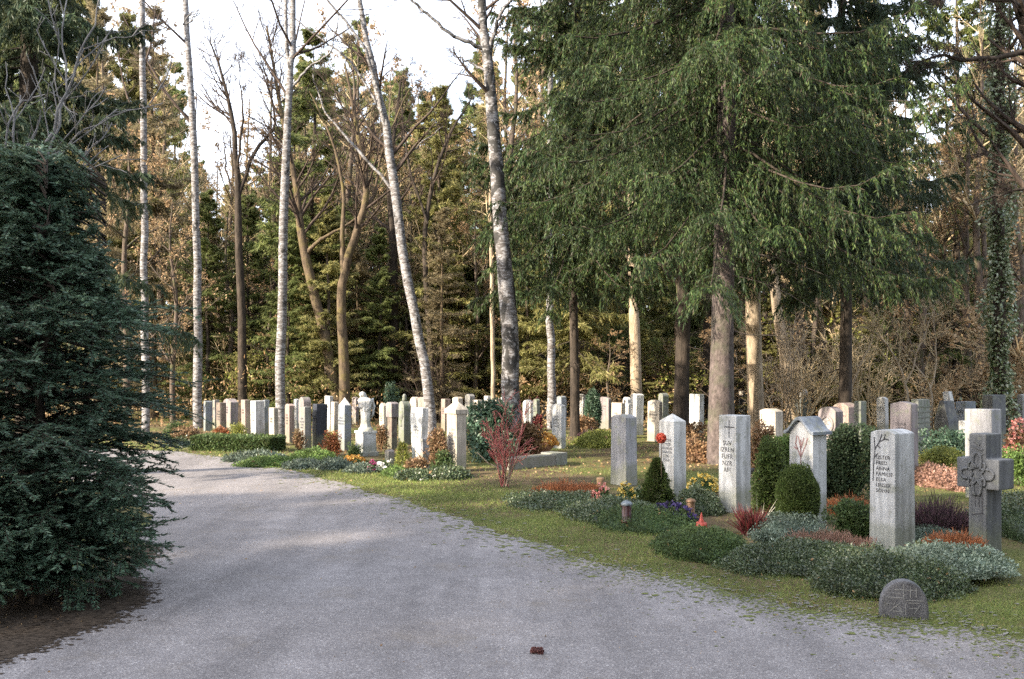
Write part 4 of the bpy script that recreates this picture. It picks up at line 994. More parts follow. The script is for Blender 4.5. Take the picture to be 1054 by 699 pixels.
    cp = [(-w/2, 0), (w/2, 0), (w*.48, z0), (aw, z0), (aw, z1), (w*.46, z1), (w*.46, h), (-w*.46, h), (-w*.46, z1), (-aw, z1), (-aw, z0), (-w*.48, z0)]
    obj('cross_body', slab_mesh('cross', cp, d, .014), ST['slate'], e)
    mb = MB(); zc = (z0+z1)/2-.005; t = np.linspace(0, 2*np.pi, 49)
    rr = .105*(1+.55*np.cos(4*t)); P = np.stack([rr*np.cos(t)*1.0, np.full(49, -.006), zc+rr*np.sin(t)*1.25], 1); tubes(mb, P[None], np.full((1, 49), .014), 6)
    rr = .075*(1-.45*np.cos(4*t)); P = np.stack([rr*np.cos(t), np.full(49, -.008), zc+rr*np.sin(t)*1.3], 1); tubes(mb, P[None], np.full((1, 49), .010), 6)
    for zz, xx in ((.9*h, .05), (.94*h, .02), (.86*h, .05)): stroke(mb, -xx, zz, xx, zz-.03, .014, -.01, .014)
    mb.build('knot_relief', ST['slate'], e)
    mb = MB()
    for (a, b, c, k) in ((-.28, .50, .28, .50), (.28, .50, .28, .36), (.28, .36, -.28, .34), (-.1, .50, -.1, .41), (.1, .48, .1, .41)): stroke(mb, a*w, b*h, c*w, k*h, .010)
    mb.build('carved_signs', M['ink'], e)
    # low stone bench like kerb
    A = at(525, 484); B = at(583, 478); L = float(np.linalg.norm(B-A)); ang = math.atan2(B[1]-A[1], B[0]-A[0])
    e = empty('stone_kerb', A, ang); tag(e, 'low grey stone kerb slab lying in front of the red twig shrub', 'stone slab')
    mb = MB(); box(mb, 0, L*.8, 0, .35, 0, .19); mb.build('kerb_slab', ST['mauve'], e); mb = MB(); box(mb, L*.803, L, -.02, .37, 0, .22); mb.build('end_block', ST['granite'], e)
    # small stones among the far plants
    O = at(398, 480); o = obj('gravestone', slab_mesh('little', profile('arch', .16, .30), .12, .01), ST['mauve'], None, O, -TH); tag(o, 'knee high mauve stone between the statue and the yellow green shrub', 'gravestone')
special_stones()

def statue():
    O, w, d, Y = place(366, 373.5, 387, 470); z1 = (470-444)*Y/F
    e = empty('pedestal', O, -TH); tag(e, 'broad white stone pedestal with stepped foot carrying the statue', 'pedestal')
    obj('block', slab_mesh('block', profile('flat', w, z1-.05), d, .01, .08), ST['shell'], e)
    obj('foot', slab_mesh('foot', profile('flat', w*1.25, .09), d*1.3, .01, 0, -d*.15), ST['shell'], e)
    mb = MB(); box(mb, -w*.54, w*.54, -.02, d+.02, z1-.048, z1-.003); mb.build('cover_plate', ST['white'], e)
    cx, cy = O[0]+SN*d/2, O[1]+CT*d/2
    H = (444-403)*Y/F
    # robed figure, head bowed, one hand at the breast: one continuous body
    r = rng_of(61); mb = MB()
    lv = [(0, .20, .17, 0, 0), (.06, .19, .16, 0, 0), (.10, .14, .12, 0, 0), (.17, .125, .11, .0, 0), (.30, .12, .105, .0, 0), (.45, .135, .11, -.01, 0), (.56, .15, .115, -.01, 0), (.68, .17, .12, -.015, 0), (.76, .19, .12, -.02, 0), (.81, .17, .11, -.025, 0), (.835, .12, .095, -.035, -.01), (.85, .09, .08, -.045, -.02), (.875, .088, .088, -.055, -.03), (.91, .095, .098, -.065, -.04), (.95, .085, .09, -.07, -.045), (.98, .055, .06, -.07, -.045), (1.0, .004, .004, -.07, -.045)]
    n = 28; V = []; a = np.linspace(0, 2*np.pi, n, endpoint=False)
    for (z, rx, ry, ox, oy) in lv:
        fold = 1+(.06*np.sin(a*7+z*9)+.035*np.sin(a*11-z*5))*(1 if .08 < z < .72 else 0)
        V.append(np.stack([ox*H+rx*H*fold*np.cos(a), oy*H+ry*H*fold*np.sin(a), np.full(n, z*H)], 1))
    k = len(lv); i, j = np.meshgrid(np.arange(k-1), np.arange(n), indexing='ij'); j2 = (j+1) % n
    Fc = np.stack([i*n+j, i*n+j2, (i+1)*n+j2, (i+1)*n+j], -1).reshape(-1, 4)
    mb.add(np.concatenate(V), Fc, 0, True)
    mb.add(np.concatenate([V[0]]), [list(range(n))[::-1]])
    def arm(pts, rad):
        p = np.array(pts)*H; tubes(mb, p[None], np.array([rad])*H, 10)
    arm([(-.19, 0, .77), (-.22, -.05, .66), (-.20, -.12, .58), (-.08, -.15, .62), (-.02, -.135, .67), (0, -.12, .68)], [.05, .06, .055, .042, .032, .005])
    arm([(.15, 0, .77), (.20, -.04, .66), (.19, -.10, .56), (.08, -.145, .52), (-.01, -.15, .55), (-.03, -.14, .56)], [.05, .06, .06, .045, .034, .005])
    for s in (-1, 1): arm([(s*.06-.04, .09, .72), (s*.14-.03, .16, .80), (s*.17-.03, .17, .62), (s*.13, .14, .40), (s*.07, .11, .27)], [.03, .05, .05, .035, .008])
    arm([(-.072, -.135, .912), (-.072, -.152, .893), (-.072, -.13, .885)], [.010, .014, .010])
    o = mb.build('statue', ST['white'], None, (cx, cy, z1-.003), math.radians(-20))
    m = o.modifiers.new('join', 'REMESH'); m.mode = 'VOXEL'; m.voxel_size = .010; m.use_smooth_shade = True
    tag(o, 'white robed angel statue with bowed head and folded hands on the pedestal', 'statue')
statue()

# ------------------------------------------------------------------ planting
def dome(r, n, rx, ry, h, lump=.16, full=False, power=1.0):
    """points and normals on a lumpy half ellipsoid"""
    a = r.uniform(0, 2*np.pi, n); u = r.uniform(-.15 if not full else -.75, 1, n)
    c = np.sqrt(np.maximum(0, 1-u*u)); N = np.stack([c*np.cos(a), c*np.sin(a), u], 1)
    ph = r.uniform(0, 6.28, 8); k = 1+lump*(np.sin(a*3+ph[0])*.5+np.sin(a*5+u*4+ph[1])*.4+np.sin(a*9+u*7+ph[2])*.35+np.sin(u*9+ph[3]+a*2)*.3)
    return N*k[:, None]*np.array([rx, ry, h]), N

def core(mb, r, rx, ry, h, mat=0, full=False, lump=.1):
    n, k = 18, 9; V = []
    ph = r.uniform(0, 6.28, 4)
    for u in np.linspace(-.1 if not full else -.8, 1, k):
        c = math.sqrt(max(0, 1-u*u)); a = np.linspace(0, 2*np.pi, n, endpoint=False)
        kk = 1+lump*(np.sin(a*3+ph[0]+u*3)+np.sin(a*5+ph[1]-u*2))*.6
        V.append(np.stack([rx*c*np.cos(a)*kk, ry*c*np.sin(a)*kk, np.full(n, h*u)], 1))
    i, j = np.meshgrid(np.arange(k-1), np.arange(n), indexing='ij'); j2 = (j+1) % n
    mb.add(np.concatenate(V), np.stack([i*n+j, i*n+j2, (i+1)*n+j2, (i+1)*n+j], -1).reshape(-1, 4), mat, True)

SEED = [100]
def plant(name, label, px0, px1, pyt, pyb, style, mat, cat='plant', depth=None, n=None, leaf=None, mat2=None, group=None, dz=0.0):
    """a plant seen between pixels px0..px1 and pyt..pyb (foot)"""
    SEED[0] += 1; r = rng_of(SEED[0])
    O = at((px0+px1)/2, pyb); Y = O[1]; rx = (px1-px0)/2*Y/F; h = (pyb-pyt)*Y/F
    ry = depth or rx*.8
    pxs = Y/F
    if style in ('mound',):
        # the foot line seen is the near rim: move the centre back
        Yc = Y+ry; O = np.array([X_at((px0+px1)/2, Y)*(1+ry/Y*.6), Yc, 0]); h = max(.06, CAM_H-(CAM_H-0)*0 - (CAM_H + (pyt-HOR)*-1*0) ) if False else max(.07, (Z_at(pyt, Yc+ry*.3)))
    mb = MB()
    leaf = leaf or max(.014, pxs*1.9)
    area = math.pi*(rx+ry)*.5*(h+min(rx, ry))*1.2
    n = n or int(min(26000, 3.2*area/(leaf*leaf*.5)))
    if style == 'mound':
        core(mb, r, rx*.84, ry*.84, h*.72, 0)
        P, N = dome(r, n, rx, ry, h, .14); P *= r.uniform(.74, 1.04, n)[:, None]; P[:, 2] = np.maximum(P[:, 2], .005)
        P[:, 2] *= 1+.10*np.sin(P[:, 0]*11+1)*np.sin(P[:, 1]*9)
        D = N*.5+.8*r.normal(size=(n, 3)); quads(mb, P, D, leaf*r.uniform(.7, 1.4, n), leaf*r.uniform(.4, .8, n), r, 0)
        m = max(10, n//260); k = r.integers(0, n, m); quads(mb, P[k]*1.02, N[k]*.3+r.normal(size=(m, 3)), leaf*r.uniform(.8, 1.8, m), leaf*r.uniform(.5, 1.1, m), r, 1)
        m = max(30, n//60); k = r.integers(0, n, m); D2 = N[k]*.5+np.array([0, 0, .5])+.6*r.normal(size=(m, 3)); strips(mb, P[k]*.98, D2, leaf*r.uniform(1.8, 4, m), leaf*.3*r.uniform(.6, 1.2, m), r, 0)
    elif style == 'egg':     # clipped ball, egg or cushion
        core(mb, r, rx*.86, ry*.86, h*.48, 0, True); mb.v[-1][:, 2] += h*.5
        P, N = dome(r, n, rx, ry, h*.5, .07, True); P *= r.uniform(.84, 1.03, n)[:, None]; P[:, 2] += h*.5; P[:, 2] = np.maximum(P[:, 2], .0)
        D = N*.6+np.array([0, 0, .45])+.5*r.normal(size=(n, 3)); quads(mb, P, D, leaf*r.uniform(.8, 1.6, n), leaf*r.uniform(.3, .6, n), r, 0)
    elif style == 'cone':
        zz = r.uniform(0, 1, n)**1.2; a = r.uniform(0, 6.28, n); rad = (1-zz)**.75*(1+.18*np.sin(a*4+zz*14)+.12*np.sin(a*7-zz*9)); rad *= r.uniform(.35, 1.05, n)**.5
        P = np.stack([rx*rad*np.cos(a), ry*rad*np.sin(a), h*(.02+.93*zz)], 1); D = np.stack([np.cos(a), np.sin(a), .5+0*a], 1)+.45*r.normal(size=(n, 3))
        quads(mb, P, D, leaf*r.uniform(1, 2.2, n), leaf*r.uniform(.3, .6, n), r, 0)
    elif style == 'bush':    # loose bush
        nb = 26; c = np.stack([rx*.62*r.normal(size=nb)*.7, ry*.62*r.normal(size=nb)*.7, h*(.2+.7*r.uniform(0, 1, nb))], 1); k = r.integers(0, nb, n)
        fall = 1-.45*np.clip(c[k, 2]/h-.4, 0, 1)
        off = r.normal(size=(n, 3)); off = norm(off)*(r.uniform(.4, 1, n)**.4)[:, None]*np.array([rx*.42, ry*.42, h*.24])
        P = c[k]*np.stack([fall, fall, np.ones(n)], 1)+off; P[:, 2] = np.abs(P[:, 2])
        D = off/np.array([rx, ry, h])*1.5+np.array([0, 0, .25])+.6*r.normal(size=(n, 3)); quads(mb, P, D, leaf*r.uniform(.8, 1.7, n), leaf*r.uniform(.4, .8, n), r, 0)
        st = march(r, np.zeros((9, 3)), norm(np.stack([r.normal(size=9)*.5, r.normal(size=9)*.5, np.ones(9)], 1)), np.full(9, h*.8), 5, .08, (0, 0, .02)); tubes(mb, st, np.repeat(np.linspace(.012, .005, 5)[None], 9, 0), 4, 0)
    elif style == 'heather':
        m = n; P = np.stack([rx*r.uniform(-1, 1, m), ry*r.uniform(-1, 1, m), np.zeros(m)], 1); q = (P[:, 0]/rx)**2+(P[:, 1]/ry)**2; P = P[q < 1]; q = q[q < 1]; m = len(P)
        lump = .75+.25*np.sin(P[:, 0]/rx*7+1)*np.cos(P[:, 1]/ry*6)
        L = h*(1-.5*q)*lump*r.uniform(.6, 1.1, m); st = r.uniform(0, .75, m)
        D = np.stack([P[:, 0]/rx*.45, P[:, 1]/ry*.45, np.ones(m)], 1)+.28*r.normal(size=(m, 3)); D = norm(D)
        P = P+D*(L*st)[:, None]; quads(mb, P, D, np.maximum(L*.3, leaf)*r.uniform(.7, 1.3, m), leaf*r.uniform(.25, .5, m), r, 0, .6)
    elif style == 'flowers':
        core(mb, r, rx*.8, ry*.8, h*.55, 0)
        m = max(40, n//3); P, N = dome(r, m, rx, ry, h*.75, .15); P *= r.uniform(.7, 1., m)[:, None]; P[:, 2] = np.abs(P[:, 2]); quads(mb, P, N*.3+np.array([0, 0, .3])+.7*r.normal(size=(m, 3)), leaf*r.uniform(.9, 1.8, m), leaf*r.uniform(.5, .9, m), r, 0)
    elif style == 'blades':
        m = n; a = r.uniform(0, 6.28, m); D = norm(np.stack([np.cos(a)*.5, np.sin(a)*.5, .9+0*a], 1)+.2*r.normal(size=(m, 3))); P = np.stack([rx*.5*r.normal(size=m)*.5, ry*.5*r.normal(size=m)*.5, np.zeros(m)], 1)
        strips(mb, P, D, h*r.uniform(.6, 1.1, m), leaf*r.uniform(.6, 1.2, m), r, 0)
    O[2] = dz
    o = mb.build(name, [M[mat], M['litter']], None, O); tag(o, label, cat, group)
    if style == 'flowers':
        fb = MB(); nf = max(8, int(area/(leaf*leaf)*.22)); P, N = dome(r, nf, rx*.95, ry*.95, h*.95, .1); P[:, 2] = np.abs(P[:, 2])+.01
        k = 5; PP = np.repeat(P, k, 0); D = np.repeat(N*.25+np.array([0, -.2, .25]), k, 0)+.9*r.normal(size=(nf*k, 3)); m = nf*k
        quads(fb, PP, D, leaf*1.25*r.uniform(.8, 1.2, m), leaf*1.1*r.uniform(.8, 1.2, m), r, 0, .6); fb.build('blossoms', M[mat2], o)
    return o

# front beds
plant('ground_cover', 'dense dark green cushion in front of the branch stone', 745, 930, 556, 598, 'mound', 'cotoneaster', depth=.62, leaf=.021, n=30000)
plant('ground_cover', 'dark green cushion spreading right behind the half round marker', 840, 1000, 566, 621, 'mound', 'cotoneaster', depth=.55, leaf=.021, n=26000)
plant('ground_cover', 'silvery green succulent cushion at the foot of the stone cross', 915, 1050, 567, 606, 'mound', 'sedum', depth=.42, leaf=.026, n=9000, dz=.07)
plant('ground_cover', 'fresh green cushion in front of the dark red leaves', 676, 778, 543, 580, 'mound', 'box', depth=.55, leaf=.022, n=20000)
plant('ground_cover', 'low ivy green mat under the orange primroses', 515, 640, 506, 527, 'mound', 'cotoneaster', depth=.8, leaf=.028, n=9000)
plant('ground_cover', 'low green mat around the dark grave lantern', 580, 690, 512, 541, 'mound', 'cotoneaster', depth=.8, leaf=.026, n=10000)
plant('ground_cover', 'loose green mat below the violet pansies', 610, 720, 520, 551, 'mound', 'box', depth=.7, leaf=.025, n=9000)
plant('ground_cover', 'blue green mat around the foot of the gabled stone', 770, 860, 528, 560, 'mound', 'bluecover', depth=.5, leaf=.022, n=9000)
plant('ground_cover', 'green mat between the tall pale stone and the yellow flowers', 700, 745, 500, 532, 'mound', 'cotoneaster', depth=.6, leaf=.024)
plant('ground_cover', 'grey green mat between the branch stone and the cross', 938, 1000, 535, 566, 'mound', 'bluecover', depth=.8, leaf=.022, n=9000)
plant('ground_cover', 'dull green mat behind the arm of the stone cross', 1030, 1100, 505, 565, 'mound', 'cotoneaster', depth=.9, leaf=.022, n=12000)
plant('heather', 'faded pink heather spread over the cushion beside the egg shaped shrub', 800, 897, 543, 570, 'heather', 'pinkheath', leaf=.014, n=14000, depth=.3, dz=.04)
plant('silver_leaf_plant', 'small silvery white leaf rosette at the edge of the pink heather', 774, 802, 553, 573, 'bush', 'sedum', leaf=.025, n=900, dz=.10)
plant('silver_leaf_plant', 'tiny whitish tuft in the middle of the pink heather', 836, 848, 556, 567, 'bush', 'sedum', leaf=.02, n=250, dz=.10)
plant('round_shrub', 'dense egg shaped green shrub in front of the gabled stone', 799, 842, 479, 547, 'egg', 'cypress', 'shrub', leaf=.021, n=20000)
plant('round_shrub', 'looser dark shrub tucked behind the egg shaped shrub', 774, 812, 459, 541, 'bush', 'cypress', 'shrub', leaf=.03, n=12000)
plant('yew_bush', 'large dark needle bush between the gabled and the branch stone', 846, 900, 444, 520, 'bush', 'spruce_dark', 'shrub', leaf=.035, n=22000)
plant('cone_shrub', 'small green cone shrub in front of the white peaked pillar', 659, 693, 470, 521, 'cone', 'cypress', 'shrub', leaf=.028, n=9000)
plant('dwarf_conifer', 'low spreading bright green conifer leaning on the branch stone', 859, 911, 519, 560, 'bush', 'box', 'shrub', leaf=.028, n=9000)
plant('heather', 'bright rust red heather beside the large dark needle bush', 852, 898, 503, 529, 'heather', 'rust', leaf=.016, n=9000)
plant('heather', 'orange red heather at the foot of the stone cross', 955, 1010, 556, 582, 'heather', 'rust', leaf=.016, n=9000, dz=.14)
plant('heather', 'long rust orange heather patch in front of the kerb slab', 549, 608, 489, 511, 'heather', 'rust', leaf=.02, n=9000)
plant('heather', 'short rusty heather patch next to the wooden stub', 590, 618, 492, 506, 'heather', 'rust', leaf=.02, n=3500)
plant('heather', 'deep purple heath shrub behind the stone cross', 938, 992, 500, 550, 'heather', 'purple', leaf=.02, n=12000)
plant('pansies', 'violet blue pansies at the foot of the white peaked pillar', 664, 716, 518, 537, 'flowers', 'box', 'flowers', mat2='pansy', leaf=.026)
plant('primroses', 'salmon pink primroses on the green mat', 609, 629, 504, 521, 'flowers', 'box', 'flowers', mat2='pink', leaf=.032, dz=.06)
plant('primroses', 'yellow primroses beside the dark grave lantern', 636, 654, 502, 520, 'flowers', 'box', 'flowers', mat2='yellow', leaf=.032, dz=.07)
plant('primroses', 'pale cream primroses right next to the yellow ones', 650, 662, 501, 512, 'flowers', 'box', 'flowers', mat2='sedum', leaf=.028)
plant('primroses', 'bright yellow flowers behind the white peaked pillar', 707, 742, 488, 506, 'flowers', 'box', 'flowers', mat2='yellow', leaf=.026)
plant('red_leaved_plant', 'dark red bladed plant beside the tall pale stone', 762, 786, 517, 551, 'blades', 'darkred', leaf=.03, n=240)
plant('reed_tuft', 'pale upright reeds sticking up behind the dark red plant', 768, 790, 503, 545, 'blades', 'reed', leaf=.022, n=12)
plant('withered_shrub', 'yellowish withered shrub in front of the cream plaque stone', 771, 800, 440, 500, 'bush', 'brownplant', 'shrub', leaf=.04, n=3000)
plant('leafy_bush', 'glossy green bush behind the gabled stone', 793, 816, 452, 505, 'bush', 'fresh', 'shrub', leaf=.04, n=3500)
plant('low_hedge', 'mossy brown hedge strip behind the branch stone', 944, 992, 463, 492, 'bush', 'yellowgreen', 'shrub', leaf=.035, n=3500)
plant('bush', 'dark green bush between the ridged slab and the square pale stone', 955, 996, 445, 475, 'bush', 'yew', 'shrub', leaf=.05, n=3500)
plant('ground_cover', 'brown withered bedding in front of the mossy hedge strip', 945, 1000, 478, 506, 'mound', 'pinkheath', leaf=.04, depth=1.0)
plant('flowering_shrub', 'shrub with pale pink blossoms behind the cross arm', 1036, 1075, 428, 470, 'flowers', 'brownplant', 'shrub', mat2='pink', leaf=.05)
plant('leafy_bush', 'green mat of leaves in front of the pale pink shrub', 1034, 1075, 462, 500, 'bush', 'fresh', 'shrub', leaf=.035, n=4000)
# middle
plant('dark_bush', 'rounded dark green bush behind the red twigs', 481, 530, 418, 474, 'bush', 'yew', 'shrub', leaf=.07, n=7000)
plant('dark_bush', 'low dark brownish bush beside the terracotta bowl', 528, 556, 440, 472, 'bush', 'brownplant', 'shrub', leaf=.06, n=2500)
plant('columnar_conifer', 'dark columnar conifer between two pale stones', 603, 618, 402, 446, 'egg', 'yew', 'shrub', leaf=.06, n=4000)
plant('withered_shrub', 'golden withered plants at the foot of the pale rounded stone', 588, 616, 430, 448, 'bush', 'brownplant', leaf=.07, n=900)
plant('heather', 'pale lilac heather patch beside the columnar conifer', 596, 622, 438, 452, 'heather', 'purple', leaf=.05, n=1600)
plant('ground_cover', 'sunlit yellow green mat behind the bluish white pillar', 592, 650, 444, 462, 'mound', 'yellowgreen', leaf=.055, depth=1.2)
plant('withered_shrub', 'red leaved shrub beside the greenish rounded stone', 548, 560, 428, 447, 'bush', 'darkred', 'shrub', leaf=.06, n=700)
plant('ground_cover', 'withered brown bedding between the large spruce and the white pillar', 700, 735, 452, 478, 'mound', 'brownplant', leaf=.05, depth=.9)
plant('withered_shrub', 'brown scrub around the foot of the big spruce trunk', 690, 732, 436, 462, 'bush', 'brownplant', 'shrub', leaf=.06, n=1600)
# far row
def hedge():
    A, B = at(197, 464), at(277, 466); r = rng_of(90); L = float(np.linalg.norm(B-A)); mb = MB(); n = 16000
    box(mb, .03, L-.03, .05, .62, 0, .24)
    P = np.stack([r.uniform(0, L, n), r.uniform(0, .68, n), r.uniform(0, .29, n)], 1); f = r.integers(0, 4, n)
    P[f < 2, 2] = .28+.02*r.normal(size=(f < 2).sum()); P[f == 2, 1] = .02*r.normal(size=(f == 2).sum()); P[f == 3, 0] = r.choice([0, L], (f == 3).sum())
    D = r.normal(size=(n, 3))+np.array([0, -.2, .6]); quads(mb, P, D, .05*r.uniform(.7, 1.4, n), .03*r.uniform(.7, 1.4, n), r)
    o = mb.build('low_hedge', M['box'], None, A, math.atan2(B[1]-A[1], B[0]-A[0])); tag(o, 'low clipped box hedge framing the grave beside the path bend', 'hedge')
hedge()
FAR = [
 ('ground_cover', 'blue green cushion in front of the clipped hedge', 228, 296, 464, 477, 'mound', 'bluecover', None),
 ('ground_cover', 'fresh green mat between the hedge and the grass edge', 240, 312, 470, 482, 'mound', 'fresh', None),
 ('ground_cover', 'grey green cushion in front of the plain grey block', 288, 330, 473, 484, 'mound', 'bluecover', None),
 ('ground_cover', 'leafy green mat under the almost black granite stone', 296, 346, 462, 477, 'mound', 'fresh', None),
 ('ground_cover', 'bluish cushion before the pointed bluish stone', 320, 362, 472, 485, 'mound', 'bluecover', None),
 ('ground_cover', 'dark blue green cushion in front of the pedestal', 352, 396, 477, 488, 'mound', 'bluecover', None),
 ('marigolds', 'orange flowers in front of the pedestal', 350, 380, 470, 479, 'flowers', 'box', 'orange'),
 ('cyclamens', 'magenta flowers close to the knee high mauve stone', 374, 392, 476, 486, 'flowers', 'box', 'magenta'),
 ('asters', 'white lilac flowers between pedestal and yellow green shrub', 388, 406, 473, 486, 'flowers', 'box', 'white'),
 ('cone_shrub', 'small yellow green conical shrub in front of the urn stone', 407, 421, 455, 482, 'cone', 'yellowgreen', None),
 ('ground_cover', 'lime green cushion below the yellow green shrub', 392, 420, 481, 492, 'mound', 'fresh', None),
 ('ground_cover', 'dark cushion in front of the tall waisted stone', 404, 446, 483, 496, 'mound', 'cotoneaster', None),
 ('ground_cover', 'green brown mat at the foot of the hipped pillar', 436, 484, 480, 495, 'mound', 'cotoneaster', None),
 ('withered_shrub', 'rusty withered plants at the foot of the tall waisted stone', 414, 438, 472, 489, 'bush', 'brownplant', None),
 ('withered_shrub', 'brown leaved shrub between the waisted stone and the hipped pillar', 440, 461, 444, 486, 'bush', 'brownplant', None),
 ('leafy_bush', 'small green bush leaning on the hipped pillar', 446, 464, 466, 490, 'bush', 'box', None),
 ('withered_shrub', 'orange withered plants in front of the dull brown stone', 219, 236, 440, 455, 'bush', 'rust', None),
 ('leafy_bush', 'pale green bush behind the clipped hedge', 238, 252, 436, 452, 'bush', 'yellowgreen', None),
 ('withered_shrub', 'reddish withered plants beside the almost black granite stone', 330, 350, 446, 470, 'bush', 'rust', None),
 ('leafy_bush', 'yellowish tuft between the white stone and the pointed bluish stone', 336, 348, 447, 466, 'bush', 'yellowgreen', None),
 ('leafy_bush', 'green bush squeezed between pedestal and pointed bluish stone', 358, 372, 458, 475, 'bush', 'box', None),
 ('withered_shrub', 'brown withered shrub behind the pedestal', 386, 399, 440, 464, 'bush', 'brownplant', None),
 ('dark_bush', 'dark green bush above the grey brown pillar', 395, 408, 396, 436, 'bush', 'yew', None),
 ('withered_shrub', 'dry tuft between the reddish stone and the grey block', 302, 314, 445, 464, 'bush', 'brownplant', None),
 ('leafy_bush', 'mixed green bush at the bend of the path near the yew', 168, 190, 436, 458, 'bush', 'box', None),
 ('withered_shrub', 'reddish brown plants beside the slender birch foot', 180, 206, 440, 459, 'bush', 'brownplant', None),
 ('ground_cover', 'dark mat of leaves at the far bend of the path', 172, 214, 449, 461, 'mound', 'cotoneaster', None),
]
for (nm, lb, a, b, c, d, stl, mt, m2) in FAR:
    plant(nm, lb, a, b, c, d, stl, mt, 'flowers' if stl == 'flowers' else 'shrub' if stl in ('bush', 'cone') else 'plant', mat2=m2, leaf=.042 if stl != 'flowers' else .05, depth=(.45 if stl == 'mound' else None))

# red twig shrub with a small crooked stem
def red_shrub():
    r = rng_of(71); O = at(520, 502); T, C = MB(), MB(); m = 17
    B = march(r, np.concatenate([r.normal(size=(m, 2))*.04, np.full((m, 1), .02)], 1), norm(np.stack([r.normal(size=m)*.30, r.normal(size=m)*.28, np.ones(m)], 1)), r.uniform(.75, 1.3, m), 8, .10, (0, 0, .01)); BR = np.repeat(np.linspace(.011, .0035, 8)[None], m, 0)
    S, SR = spawn(r, B, BR, 7, .25, 1, .55, .40, 5, .10, (0, 0, .04), .7, .5); SR = np.maximum(SR, .0034)
    S2, SR2 = spawn(r, S, SR, 3, .2, 1, .6, .5, 4, .1, (0, 0, .03), .8, .6, minlen=.08); SR2 = np.maximum(SR2, .003)
    tubes(T, B[:7], BR[:7]*1.2, 5); tubes(C, B[7:], BR[7:], 4)
    Lw = np.array([[(0, 0, .05), (-.12, 0, .30), (-.25, 0, .36), (-.42, .05, .52)], [(0, 0, .1), (.16, .05, .36), (.28, .05, .42), (.42, .05, .6)]]); tubes(T, Lw, np.array([[.016, .013, .010, .005]]*2), 5)
    tubes(C, S, SR, 3); tubes(C, S2, SR2, 3)
    finish_tree('red_twig_shrub', 'leafless shrub of fine red twigs beside the kerb slab', T, C, M['bark_pale'], M['redtwig'], O, 'shrub', crown='twigs')
red_shrub()

